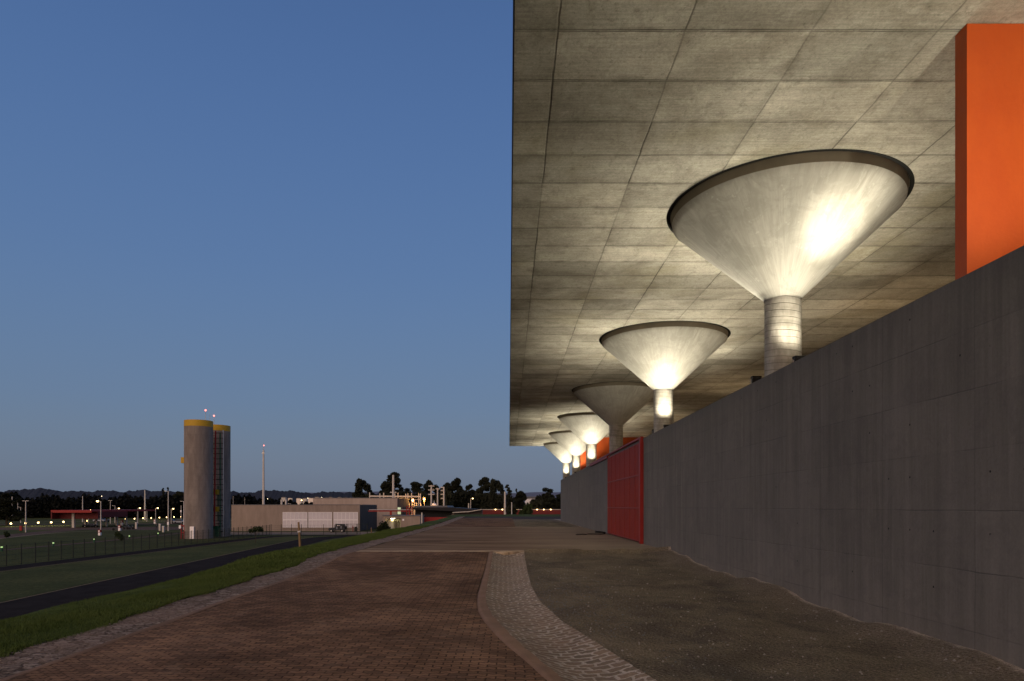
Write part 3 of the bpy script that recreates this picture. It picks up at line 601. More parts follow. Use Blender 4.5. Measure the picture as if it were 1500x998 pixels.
# pipe rack between the silos
t=thing('pipe_rack','red caged ladder and green pipes between the two silos','pipe rack',(X_(316,132.2),132.2,LOW))
def px_(x): return X_(x,132.2)-X_(316,132.2)
m=MB()
for x in (312.3,316.8): m.tube((px_(x),-.9,2.2),(px_(x),-.3,20.6),.16,.16,8)
for k in range(21): m.bar((px_(311.5),-1.05,2.6+.85*k),(px_(317.5),-1.05,2.6+.85*k),.09)
m.build('red_ladder',M['red'],t)
m=MB(); m.tube((px_(322.5),0,.2),(px_(322.5),0,20.3),.13,.13,8); m.tube((px_(318.5),.3,3.2),(px_(318.5),.3,10),.12,.12,8); m.build('green_pipe',M['green'],t)
m=MB(); m.tube((px_(326.3),.2,.2),(px_(326.3),.2,20.8),.12,.12,8); m.build('grey_pipe',M['steel'],t)
m=MB()
for k in range(20):
    z=1.2+1.0*k; m.bar((px_(307.5),-.1,z),(px_(327),-.1,z),.09,.10)
    m.bar((px_(305.5),-2.0,z),(px_(309),-.6,z),.07)
m.build('bracket',M['blk'],t)
for z in (5.0,8.3):
    m=MB(); m.box(px_(313),px_(321),-.75,.2,z,z+.95); m.build('yellow_platform',M['yellow'],t)
m=MB(); m.box(px_(309.5),px_(321),-.6,.3,.15,2.2); m.build('green_cabinet',M['green'],t)
for k in range(5): m=MB(); m.bar((.9,-2.62,1.0+1.6*k),(2.2,-1.9,1.0+1.6*k),.13); m.build('wall_bracket',M['blk'],SB)
# red valve frame left of front silo
t=thing('fire_hydrant','red pipe frame hydrant with valve left of the front silo','hydrant',(X_(267.5,127),126.5,LOW))
m=MB(); m.tube((0,0,0),(0,0,2.7),.11,.11,8); m.tube((.55,0,0),(.55,0,2.5),.11,.11,8); m.tube((0,0,2.4),(.55,0,2.4),.12,.12,8); m.tube((-.0,0,1.1),(.55,0,1.1),.1,.1,8); m.build('pipe',M['red'],t)
m=MB(); m.box(-.35,.05,-.25,-.1,1.9,2.5,.02); m.build('sign_plate',M['whitef'],t)

# ---------------------------------------------------------------- grey buildings
bx0,bx1,BY=X_(339,166),X_(527,166),166
t=thing('concrete_building','low grey concrete building with three white louvred windows','building',(0,0,0))
m=MB(); m.box(bx0,bx1,BY,BY+21.5,LOW-.3,Z_(740,166)); m.build('wall',M['bld'],t)
m=MB(); m.box(bx0-.06,bx1+.06,BY-.06,BY+21.56,Z_(740,166),Z_(739.2,166)); m.build('parapet',M['roofg'],t)
m=MB(); m.box(bx1,bx1+.05,BY+.4,BY+21.4,LOW,Z_(740.6,166)); m.build('side_shade',M['blddark'],t)  # thin dark sheet, shade of the side face put into its colour
for x0,x1 in ((414.6,450.2),(452.3,486.2),(489,524.2)):
    a,b=X_(x0,166),X_(x1,166); z0,z1=Z_(773,166),Z_(750.4,166)
    w=MB(); w.box(a,b,BY-.08,BY-.003,z0,z1); W=w.build('louvred_window',M['white'],t)
    f=MB()
    for k in range(7): xx=a+(b-a)*k/6; f.box(xx-.05,xx+.05,BY-.16,BY-.082,z0,z1)
    zm=(z0+z1)/2; f.box(a,b,BY-.19,BY-.165,zm-.14,zm+.14); f.box(a,b,BY-.19,BY-.165,z1-.12,z1); f.box(a,b,BY-.19,BY-.165,z0,z0+.1)
    f.build('frame',M['whitef'],W)
    s=MB(); nz=22
    for k in range(nz): zz=z0+(z1-z0)*(k+.5)/nz; s.box(a+.03,b-.03,BY-.125,BY-.083,zz-.03,zz+.03)
    s.build('slats',M['white'],W)
for x0 in (412.5,419): 
    m=MB(); m.tube((X_(x0,172),172,Z_(741,172)),(X_(x0,172),172,Z_(732,172)),.25,.25,10); m.build('roof_vent',M['pole'],t)
m=MB(); m.box(bx1+.06,bx1+.10,BY+1,BY+8,LOW+.1,LOW+3.0); m.build('side_door',M['blddark'],t)
B2=196
t=thing('rear_building','taller pale concrete building standing behind the louvred one','building',(0,0,0))
m=MB(); m.box(X_(458.5,B2),X_(582,B2),B2,B2+23,LOW-.3,Z_(730,B2)); m.build('wall',M['bld2'],t)
m=MB(); m.box(X_(582,B2),X_(582,B2)+.05,B2+.3,B2+22.7,LOW,Z_(730.4,B2)); m.build('side_shade',M['blddark'],t)  # same dark sheet painting this side face as shaded
m=MB(); m.box(X_(458,B2),X_(582.5,B2),B2-.08,B2+23.1,Z_(730,B2),Z_(729.2,B2)); m.build('parapet',M['roofg'],t)
m=MB(); m.box(X_(582,B2)+.06,X_(590,B2),B2-1,B2+10,LOW,Z_(742.5,B2)); m.build('annex',M['blddark'],t)
for a,b in ((582.6,584.3),(584.9,586.8)):
    for z1,z0 in ((743.5,748),(749,753.5)):
        m=MB(); m.box(X_(a,B2-1),X_(b,B2-1),B2-1.1,B2-1.004,Z_(z0,B2-1),Z_(z1,B2-1)); m.build('window',M['winlit'],t)
# mast behind
t=thing('antenna_mast','tall pale tapering mast with a red beacon behind the building','mast',(X_(386,200),200,LOW))
m=MB(); h=Z_(660,200)-LOW; m.tube((0,0,0),(0,0,h),.42,.24,12); m.build('pole',M['pole'],t)
m=MB(); m.tube((0,0,h),(0,0,h+.9),.1,.08,8); m.tube((0,0,h+.9),(0,0,h+2.3),.04,.03,6); m.build('antenna',M['steel'],t)
m=MB(); m.box(-.35,.35,-.3,-.2,h-1.0,h-.6); m.build('dish',M['steel'],t)
m=MB(); m.ball((.1,0,h+1.45),.18); m.build('beacon',M['lampred'],t)
# pump house
PY=150
t=thing('pump_house','small concrete pump room with a warmly lit open bay','pump room',(0,0,0))
x0,x1=X_(561,PY),X_(615.5,PY); o0,o1=X_(564.5,PY),X_(587,PY); zt=Z_(756,PY); zo=Z_(759.5,PY)
m=MB(); m.box(x0,x1,PY,PY+7,zo,zt); m.box(x0,o0,PY,PY+7,LOW,zo); m.box(o1,x1,PY,PY+7,LOW,zo); m.box(o0,o1,PY+6.7,PY+7,LOW,zo); m.build('wall',M['bld'],t)
m=MB(); m.box(x0-.1,x1+.1,PY-.15,PY+7.1,zt,zt+.16); m.build('roof',M['roofg'],t)
m=MB(); m.lathe([(.01,4.6),(.6,4.45),(.8,4.1),(.8,0)],24); tk=m.build('tank',M['tankc'],t,(X_(567.5,PY)+.55,PY+2,LOW-1.4))
for k in range(4):
    m=MB(); xx=X_(574+3.2*k,PY); m.tube((xx,PY+2.5,LOW),(xx,PY+2.5,zo-.2-.15*(k%2)),.13,.13,8); m.tube((xx,PY+2.5,zo-.5),(xx+.35,PY+2.5,zo-.35),.1,.1,8); m.build('pipe',M['tankc'],t)
m=MB(); m.box(X_(589.5,PY),X_(592,PY),PY-.05,PY-.004,Z_(763,PY),Z_(760.4,PY)); m.build('notice',M['whitef'],t)
m=MB(); m.box(o0+.6,o0+1.6,PY+3,PY+3.2,zo-.12,zo-.05); m.build('ceiling_lamp',M['lampwht'],t)
l=bpy.data.lights.new('pump_room_light','POINT'); l.energy=90; l.color=(1,.82,.42); l.shadow_soft_size=.2; lo=bpy.data.objects.new('pump_room_light',l); COL.objects.link(lo); lo.location=(o0+1.3,PY+1.4,zo-.35)
# red pipe bridge
t=thing('pipe_bridge','red overhead pipe bridge joining building and pump room','pipe bridge',(0,0,0))
P2=152
m=MB(); m.box(X_(539.5,P2),X_(600,P2),P2,P2+.5,Z_(749.6,P2),Z_(747.8,P2)); m.build('beam',M['red'],t)
m=MB(); m.tube((X_(541,P2),P2-.1,Z_(747,P2)),(X_(603,P2),P2-.1,Z_(747,P2)),.09,.09,8); m.build('pipe',M['steel'],t)
m=MB(); m.box(X_(571,P2),X_(573.6,P2),P2,P2+.4,Z_(756,P2),Z_(749.4,P2)); m.build('leg',M['red'],t)
m=MB()
for a,b in (((596,742),(596,756)),((604,742),(604,756)),((596,742),(604,742)),((600,749),(604,749)),((600,744),(600,756)),((596,745.5),(604,745.5))):
    m.bar((X_(a[0],P2),P2-.2,Z_(a[1],P2)),(X_(b[0],P2),P2-.2,Z_(b[1],P2)),.17)
m.build('frame',M['red'],t)
# dark warehouse + ramp
t=thing('dark_warehouse','low dark membrane roofed shed beyond the pump room','shed',(0,0,0)); DY=185
m=MB(); m.prism([(X_(604,DY),Z_(746.5,DY)),(X_(690,DY),Z_(750,DY)),(X_(698,DY),Z_(746.5,DY)),(X_(662,DY),Z_(743.6,DY)),(X_(604,DY),Z_(743.4,DY))],DY,DY+30); m.build('roof',M['roofdk'],t)
m=MB(); m.prism([(X_(604,DY),Z_(743.3,DY)),(X_(655,DY),Z_(743.3,DY)),(X_(653,DY),Z_(740.8,DY)),(X_(604,DY),Z_(741.4,DY))],DY+3,DY+24); m.build('roof_sheet',M['roofg'],t)
m=MB(); m.box(X_(606,DY),X_(680,DY),DY+3,DY+28,LOW,Z_(746.6,DY)); m.build('wall',M['roofdk'],t)
m=MB(); m.box(X_(617,149),X_(618.6,149),149,149.2,LOW,Z_(751,149)); tag(m.build('concrete_post',M['pole']),'short concrete post right of the pump room','post')
m=MB(); m.box(X_(619,158),X_(655,158),158,158.2,LOW,Z_(758,158)); m.box(X_(619,158)-.05,X_(655,158)+.05,157.95,158.25,Z_(758,158),Z_(757.7,158)); tag(m.build('low_red_wall',M['red']),'low red wall beside the grass bank below the dark shed','wall')
m=MB(); m.prism([(X_(660,170),Z_(756,170)),(X_(706,170),Z_(756,170)),(X_(706,170),Z_(746.6,170)),(X_(688,170),Z_(749.8,170)),(X_(664,170),Z_(751,170))],170,174)
t=thing('ramp_wall','dark sloping ramp wall with a pale coping','wall',(0,0,0)); m.build('wall',M['blddark'],t)
m=MB(); m.bar((X_(664,170),170,Z_(750.8,170)),(X_(688,170),170,Z_(749.6,170)),4,.16); m.bar((X_(688,170),170,Z_(749.6,170)),(X_(706,170),170,Z_(746.4,170)),4,.16); m.build('coping',M['pole'],t)
# boundary wall far, with lamps
RY=250
t=thing('red_boundary_wall','long low red wall with pale coping below the trees','wall',(0,0,0))
m=MB(); m.box(X_(706,RY),45,RY,RY+.3,LOW,Z_(747,RY)); m.build('wall',M['reddk'],t)
m=MB(); m.box(X_(706,RY),45,RY-.08,RY+.38,Z_(747,RY),Z_(746.2,RY)); m.build('coping',M['pole'],t)
def walllamp(x,y,label,first=[None]):
    if first[0] is None:
        t=thing('wall_lamp',label,'lamp',(X_(x,RY-.4),RY-.4,Z_(y,RY)),0,'lamps along the red boundary wall')
        m=MB(); m.ball((0,0,0),.22); m.build('globe',M['lampw'],t); m=MB(); m.bar((0,0,-.2),(0,.3,-.35),.08); m.build('bracket',M['blk'],t); first[0]=t
    else: dup(first[0],(X_(x,RY-.4),RY-.4,Z_(y,RY)),0,label)
for i,x in enumerate((725.8,735.8,756.2,776.4,786.8,796.6,806.8)): walllamp(x,746.6,'lit globe lamp on the red boundary wall, %s from the left'%['first','second','third','fourth','fifth','sixth','seventh'][i])

# ---------------------------------------------------------------- jeep
t=thing('jeep','dark open-topped jeep parked before the louvred windows','jeep',(X_(494.5,158),158,LOW))
m=MB(); m.prism([(-1.85,.45),(1.75,.45),(1.8,1.05),(1.7,1.1),(-.45,1.15),(-.55,1.12),(-1.75,1.05),(-1.9,.9)],-.75,.75)
m.box(-1.98,-1.86,-.7,.7,.5,.68); m.build('body',M['card'],t)
m=MB(); m.prism([(-.35,1.72),(1.65,1.72),(1.55,1.86),(-.25,1.86)],-.7,.7)
for x,z in ((-.42,1.86),(.5,1.8),(1.6,1.8)):
    for y in (-.68,.68): m.bar((x-.12,y,1.1),(x,y,z),.09)
m.build('roof',M['blk'],t)
m=MB(); m.prism([(-.45,1.15),(-.40,1.15),(-.26,1.72),(-.31,1.72)],-.62,.62); m.build('windscreen',M['glass'],t)
m=MB(); m.box(.75,1.72,-.66,.66,1.1,1.74,.05); m.build('rear_cabin',M['card'],t)
m=MB(); m.box(-.35,.7,-.6,-.5,1.1,1.45); m.box(-.35,.7,.5,.6,1.1,1.45); m.build('seats',M['blk'],t)
m=MB(); m.box(-.1,.15,-.77,-.752,.75,1.35); m.box(.9,1.1,-.77,-.752,.9,1.5); m.build('side_panel',M['carw'],t)
for x in (-1.25,1.2):
    for y in (-.78,.78):
        w=MB(); w.tube((x,y-.12,.38),(x,y+.12,.38),.38,.38,18); W=w.build('wheel',M['rubber'],t)
        w=MB(); w.tube((x,y-.135*(1 if y>0 else 1),.38),(x,y+.135,.38),.2,.2,14); w.build('rim',M['steel'],W)
w=MB(); w.tube((1.82,0,1.05),(2.02,0,1.05),.36,.36,18); w.build('spare_wheel',M['rubber'],t)
for y in (-.5,.5):
    m=MB(); m.tube((-1.93,y,.85),(-1.88,y,.85),.1,.1,10); m.build('headlight',M['glass'],t)
for x,y0,y1,mt,lb in ((517,771,779,M['red'],'red hydrant post against the grey building, right of the jeep'),):
    t=thing('hydrant',lb,'hydrant',(X_(x,162),162,LOW)); m=MB(); m.tube((0,0,0),(0,0,1.3),.1,.1,8); m.tube((0,0,1.3),(0,0,1.5),.14,.05,8); m.tube((-.2,0,1.0),(.2,0,1.0),.07,.07,8); m.build('body',mt,t)
t=thing('waste_bin','dark waste bin against the grey building beside the hydrant','bin',(X_(521,162),162,LOW)); m=MB(); m.box(-.28,.28,-.25,.25,.1,1.1,.05); m.build('body',M['blk'],t); m=MB(); m.box(-.31,.31,-.28,.28,1.1,1.18,.02); m.build('lid',M['blk'],t)
t=thing('marker_post','short tan marker post at the foot of the verge','post',(X_(544,150),150,LOW)); m=MB(); m.tube((0,0,0),(0,0,1.25),.14,.11,8); m.build('shaft',M['wood'],t); m=MB(); m.tube((0,0,1.25),(0,0,1.4),.13,.02,8); m.build('tip',M['wood'],t)
# plant beside pump house
t=thing('leafy_bush','dark leafy bush at the left of the pump room','bush',(X_(561.5,147),147,LOW)); V,Fc=leafcloud(700,[(0,0,1.6,1.1,1.3),(.7,0,1.2,.9,.9),(-.8,0,.9,.7,.8)],.2); npmesh('crown',V,Fc,M['leaf3'],t); m=MB(); m.tube((0,0,0),(0,0,1.5),.08,.04,6); m.build('stem',M['bark'],t)

# ---------------------------------------------------------------- substation
SY=228
t=thing('substation_frame','pale steel gantry of the substation behind the rear building','substation',(0,0,0))
for x,yt in ((541.5,721.5),(556.5,723),(562,722),(578.5,723),(583,722),(594.5,723.5),(597.5,723),(603,722.5),(613.5,723),(616,723.5)):
    m=MB(); m.bar((X_(x,SY),SY,LOW),(X_(x,SY),SY,Z_(yt,SY)),.28); m.build('post',M['pole'],t)
m=MB(); m.bar((X_(541,SY),SY,Z_(727,SY)),(X_(616,SY),SY,Z_(727.6,SY)),.3,.45); m.bar((X_(606,SY),SY,Z_(732,SY)),(X_(616,SY),SY,Z_(732,SY)),.15); m.build('beam',M['pole'],t)
for k,(x,y) in enumerate(((598,737),(601,736.5),(609,735),(612,736),(618,737))):
    m=MB(); m.tube((X_(x,SY),SY-3,LOW),(X_(x,SY),SY-3,Z_(y,SY)),.35,.2,8); m.build('insulator',M['pole'],t)
for i,(x,y) in enumerate(((605,733.4),(621.5,731.6))):
    t=thing('sodium_lamp','orange glowing sodium lamp, %s'%('left one under the substation beam' if i==0 else 'right one beside the substation gantry'),'lamp',(X_(x,SY-5),SY-5,LOW),0,'sodium lamps at the substation')
    hz_=Z_(y,SY-5)-LOW; m=MB(); m.tube((0,0,0),(0,0,hz_-.2),.1,.08,8); m.build('pole',M['pole'],t); m=MB(); m.ball((0,-.1,hz_),.36); m.build('bulb',M['lampsod'],t); m=MB(); m.box(-.3,.3,-.2,.4,hz_+.37,hz_+.5); m.build('hood',M['steel'],t)
    l=bpy.data.lights.new('sodium_glow','POINT'); l.energy=900; l.color=(1,.45,.1); l.shadow_soft_size=.36; lo=bpy.data.objects.new('sodium_glow',l); COL.objects.link(lo); lo.location=(X_(x,SY-5),SY-5.7,Z_(y,SY-5))
t=thing('transformer','pale domed transformer between the crossarm poles','transformer',(X_(636,SY),SY,LOW)); zt=Z_(738,SY)-LOW; m=MB(); m.box(-1,1,-1,1,0,zt-.5,.05); m.build('tank',M['pole'],t); m=MB(); m.lathe([(.8,zt-.5),(.7,zt),(.01,zt+.2)],16); m.tube((0,0,zt),(0,0,zt+1),.12,.06,8); m.build('dome',M['whitef'],t)
def upole(x,y0,Y,arms,label,r=.16,side=0,lit=None):
    t=thing('utility_pole',label,'utility pole',(X_(x,Y),Y,LOW),0,'utility poles'); h=Z_(y0,Y)-LOW
    m=MB(); m.tube((0,0,0),(0,0,h),r*1.5,r,8); m.build('pole',M['pole'],t)
    for ya,w in arms:
        m=MB(); z=Z_(ya,Y)-LOW; a,b=(-w,w) if side==0 else ((-2*w,0) if side<0 else (0,2*w)); m.bar((a,0,z),(b,0,z),.2,.24)
        for k in range(4): xx=a+(b-a)*(k+.5)/4; m.tube((xx,0,z+.1),(xx,0,z+.4),.05,.05,6)
        m.build('crossarm',M['pole'],t)
    return t
upole(576,696,215,[(721.5,1.0)],'tall bare concrete pole rising above the substation beam',.3)
upole(631.8,711,235,[(712.3,1.0),(718,1.1),(724.5,1.1)],'concrete pole with three crossarms right of the sodium lamps',.24)
upole(641,715.5,235,[(716.5,.6)],'plainer concrete pole between the two crossarm poles',.22)
upole(650.2,713.5,235,[(714.5,.55),(719,.55),(724.5,.55),(730.5,.55)],'concrete pole with four crossarms on its left side',.24,-1)
upole(739.7,720.5,248,[],'tall pale pole in front of the tree group above the red wall',.30)
upole(749.6,736,138,[],'slim nearer pole standing on the crest grass',.09)
upole(719,737.5,262,[],'short thick post behind the left of the red wall',.2)
upole(802.5,737.5,262,[],'short thin post behind the right of the red wall',.1)
upole(686.5,737.5,240,[],'short stub post above the shed roof',.2)
# power lines
t=thing('power_lines','thin overhead power lines strung before the trees','power lines',(0,0,0))
for yy_ in (722,728,733):
    m=MB(); pv=None
    for k in range(11):
        u=k/10; x=650+(840-650)*u; p=(X_(x,246),246,Z_(yy_+3*4*u*(1-u)*.5+3*u,246))
        if pv: m.tube(pv,p,.018,n=4,cap=False)
        pv=p
    m.build('wire',M['blk'],t)

# ---------------------------------------------------------------- trees
def crown_mesh(kind,seed,h,w):
    global rng
    rng=np.random.default_rng(seed); random.seed(seed); lobes=[]
    if kind=='round':
        for k in range(34):
            a=random.random()*2*PI; zz=random.uniform(.22,.97); rr=w*.78*math.sin(PI*min(1,(zz+.02)/1.08))**.7*random.random()**.5; s=w*random.uniform(.22,.40); lobes.append((rr*math.cos(a),rr*math.sin(a),h*zz-s*.4,s,s*.85))
        n=11000
    elif kind=='airy':
        for k in range(32):
            a=random.random()*2*PI; zz=random.uniform(.28,1.0); rr=w*.85*(1-(max(0,zz-.5))**2*3)*random.random()**.6; s=w*random.uniform(.22,.38); lobes.append((rr*math.cos(a),rr*math.sin(a),h*zz-s*.4,s*1.2,s*.6))
        n=11000
    elif kind=='tall':
        for k in range(18):
            a=random.random()*2*PI; zz=.35+.64*k/17; rr=w*.6*random.random(); s=w*random.uniform(.25,.42); lobes.append((rr*math.cos(a),rr*math.sin(a),h*zz-s*.4,s,s*.55))
        n=3500
    else:
        for k in range(12):
            a=random.random()*2*PI; rr=w*.65*random.random(); s=w*random.uniform(.4,.6); lobes.append((rr*math.cos(a),rr*math.sin(a),h*random.uniform(.2,.78),s,h*.28))
        n=5200
    V,Fc=leafcloud(n,lobes,.30 +.06 if kind!='airy' else .29)
    return V,Fc,lobes
tree_protos={}
def tree(kind,var,x,ytop,halfw,Y,label,base=LOW,mat='leaf',group='trees beyond the red wall'):
    key=(kind,var,mat); h0,w0={'round':(18,5),'airy':(20,5.5),'tall':(17,2.4),'bush':(5,4)}[kind]
    H=Z_(ytop,Y)-base; W=halfw/F*Y; sx=W/w0; sz=H/h0
    if key not in tree_protos:
        t=thing('tree' if kind!='bush' else 'shrub',label,'tree' if kind!='bush' else 'shrub',(X_(x,Y),Y,base),0,group)
        V,Fc,lobes=crown_mesh(kind,11*var+len(kind),h0,w0); npmesh('crown',V,Fc,M[mat],t)
        m=MB(); th=h0*.55; m.tube((0,0,-.3),(.1,0,th*.5),.38 if kind!='bush' else .1,.3 if kind!='bush' else .08,8); m.tube((.1,0,th*.5),(0,.1,th),.3 if kind!='bush' else .08,.18 if kind!='bush' else .05,8)
        for l in lobes[:9]: m.tube((.05,.05,th*random.uniform(.55,1)),(l[0],l[1],l[2]),.13 if kind!='bush' else .04,.04,5,cap=False)
        m.build('trunk',M['bark'],t); t.scale=(sx,sx,sz); tree_protos[key]=t
    else: t=dup(tree_protos[key],(X_(x,Y),Y,base),random.random()*6.28,label,(sx,sx,sz)); t['group']=group
    return t
TL=[('round',1,530,698.5,17,262,'dense round-topped tree standing alone above the rear building'),
('airy',1,577,693,17,275,'wispy tall-topped tree behind the tall bare pole'),
('round',2,566,706,15,280,'broad dark tree left of the tall bare pole'),
('round',3,592,712,15,282,'dark tree right of the tall bare pole'),
('airy',2,610,706,15,278,'loose-crowned tree above the left sodium lamp'),
('round',1,630,701,16,284,'rounded dark tree behind the three-armed pole'),
('airy',3,648,712,12,290,'thin-crowned tree behind the four-armed pole'),
('round',2,666,701,15,272,'high dark tree right of the crossarm poles'),
('round',3,688,708,14,276,'lower dark tree between the crossarm poles and the twin trees'),
('airy',1,709,700,14,268,'left one of the tall twin trees above the red wall'),
('round',1,726,699,15.5,266,'right one of the tall twin trees above the red wall'),
('tall',1,745,710,6.5,264,'slender open tree just right of the tall pale pole'),
('round',2,762,720,13,270,'low spreading tree right of the slender open tree'),
('tall',2,757,716,3,285,'spindly treetop poking above the low spreading tree'),
('round',3,803,713,17,262,'big dark tree at the end of the concrete wall'),
('round',3,642,714,14,300,'broad low tree between the three-armed and four-armed poles'),
('round',1,677,715,15,300,'broad low tree behind the shed roof, nearest its right end'),
('round',2,700,716,13,302,'low tree at the left foot of the twin trees'),
('airy',1,655,708,11,298,'open-topped tree immediately right of the four-armed pole'),
('airy',2,822,723,14,268,'tree partly hidden behind the end of the concrete wall'),
('round',1,784,730,12,300,'small far tree before the pale house'),
('round',2,548,722,12,290,'low dark tree between the lone tree and the broad one'),
('round',3,10,720,24,215,'wide dark tree at the far left edge'),
('tall',1,239,715,4,420,'small pair-topped tree left of the front silo'),
('round',1,262,718,11,420,'rounded tree just behind the left of the silo'),
('tall',2,246,714,3,430,'thin treetop behind the tall camera pole'),]
for a in TL: tree(*a)
bl=['first','second','third','fourth','fifth','sixth','seventh','eighth','ninth','tenth','eleventh','twelfth','thirteenth','fourteenth']
for i,(x,yt,w) in enumerate(((560,722,18),(590,720,18),(622,719,18),(648,719,18),(675,720,18),(700,720,16),(722,722,16),(742,727,15),(760,729,15),(781,733,15),(797,727,15),(816,727,14),(532,728,16),(508,731,14))):
    tree('bush',i%3+1,x,yt,w,256+8*(i%3),'dark undergrowth clump beneath the trees, %s of the row'%bl[i],group='undergrowth beneath the trees')
tree('bush',1,770.5,738,11,215,'rounded shrub in front of the red wall, right',LOW,'leaf3','shrubs before the red wall'); tree('bush',2,750,741,10,232,'rounded shrub in front of the red wall, left',LOW,'leaf','shrubs before the red wall')
rng=np.random.default_rng(99); random.seed(99)
# plantation belt (continuous far wood)
n=52000; u=rng.random(n); xpix=-260+910*u; Yb=345+rng.random(n)*30
top=Z_(728.5,350)+1.0*np.sin(xpix*.11)+.7*np.sin(xpix*.31+1)+.6*np.sin(xpix*.83)+np.where(xpix>400,-2.6,0)+np.where(xpix<30,1.2,0)
c=np.stack([(xpix-745.5)/F*Yb,Yb,LOW+(top-LOW)*rng.random(n)**.55],1)
a=rng.normal(size=(n,3)); a/=np.linalg.norm(a,axis=1)[:,None]; b=np.cross(a,rng.normal(size=(n,3))); b/=np.linalg.norm(b,axis=1)[:,None]; s=.55*(.5+rng.random(n))[:,None]
V=np.stack([c-a*s,c+b*s,c+a*s,c-b*s],1).reshape(-1,3); Fc=np.arange(len(V)).reshape(-1,4)
kx=np.linspace(-260,650,180); bb=[]
for x in kx:
    zt=Z_(729.8,350)+1.0*math.sin(x*.11)+.6*math.sin(x*.31+1)+(-2.8 if x>400 else 0)+(1.2 if x<30 else 0); bb+=[((x-745.5)/F*365,365,LOW),((x-745.5)/F*365,365,zt)]
nb=len(V); V=np.concatenate([V,np.array(bb)]); 
faces=Fc.tolist()+[(nb+2*i,nb+2*i+2,nb+2*i+3,nb+2*i+1) for i in range(len(kx)-1)]
me=bpy.data.meshes.new('plantation'); me.from_pydata(V.tolist(),[],faces); o=bpy.data.objects.new('plantation',me); COL.objects.link(o); me.materials.append(M['leaf2']); tag(o,'dark plantation wood stretching behind the car park','wood',kind='stuff')
# low hedge line in front of it
# distant ridges
def ridge(name,Y,fn,x0,x1,mat,step=1.2):
    xs=np.arange(x0,x1,step); V=[]
    for x in xs: V+=[(X_(x,Y),Y-60,LOW-1),(X_(x,Y),Y,Z_(fn(x),Y)),(X_(x,Y),Y+300,LOW-1)]
    o=npmesh(name,V,[(3*i+k,3*i+3+k,3*i+4+k,3*i+1+k) for i in range(len(xs)-1) for k in (0,1)],mat); o['kind']='structure'
def rf(x): 
    base=np.interp(x,[-500,0,50,90,130,180,210,240,300,400,450,520,600,760,820,1000],[716,719,716.5,718.5,720.5,719,718.5,721,722,719,721,722,722.5,721,722,722])
    return base+sum(a*math.sin(x*f+p) for a,f,p in ((1.0,.071,1),(.8,.137,2.2),(.6,.29,.4),(.45,.53,5),(.3,1.07,3)))+random.uniform(-.35,.35)
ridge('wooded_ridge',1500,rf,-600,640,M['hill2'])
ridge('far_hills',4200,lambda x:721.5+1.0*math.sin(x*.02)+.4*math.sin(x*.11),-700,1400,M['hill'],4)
# far town houses
HL=['leftmost','second','third','fourth','fifth','sixth','seventh','eighth','ninth','tenth','eleventh','twelfth','thirteenth','rightmost']
hx=[415,424,437,446,452,458,464,471,478,484,490,497,506,514]
for i,x in enumerate(hx):
    Y=900+20*((i*7)%5); t=thing('far_house','pale far-off town house above the grey building roof, %s of the row'%HL[i],'house',(X_(x,Y),Y,LOW),0,'far town houses')
    w=random.uniform(2,3.6); z1=Z_(random.uniform(728.5,731.5),Y)-LOW
    m=MB(); m.box(-w,w,0,6,0,z1); m.build('wall',M['town'] if i%3 else M['pole'],t)  # most walls glow by emission to look lamplit
    m=MB(); m.prism([(-w-.3,z1),(w+.3,z1),(0,z1+1.1)],-.3,6.3); m.build('roof',M['blddark'],t)
t=thing('pale_house','long pale house between the trees beyond the red wall','house',(X_(779,300),300,LOW)); z1=Z_(728.5,300)-LOW
m=MB(); m.box(-2.9,2.9,0,6,0,z1-.5); m.build('wall',M['whitef'],t); m=MB(); m.prism([(-3.1,z1-.5),(3.1,z1-.5),(2.6,z1+.3),(-2.5,z1+.3)],-.4,6.4); m.build('roof',M['roofg'],t)
for i,(x,y) in enumerate(((451,730),(471,729),(360,732),(149,727),(230,730),(86,728),(257,730),(392,731))):
    t=thing('far_street_lamp','tiny far-off town lamp, %s'%['above the roof left of the vents','above the roof right of the vents','between silo and mast','above the red canopy','left of the tall camera pole','above the left end of the canopy','just left of the front silo','right beside the pale mast'][i],'lamp',(X_(x,880),880,LOW),0,'far town lamps')
    h=Z_(y,880)-LOW; m=MB(); m.tube((0,0,0),(0,0,h),.15,.1,6); m.build('pole',M['pole'],t); m=MB(); m.ball((0,0,h),.45); m.build('bulb',M['town2'],t)

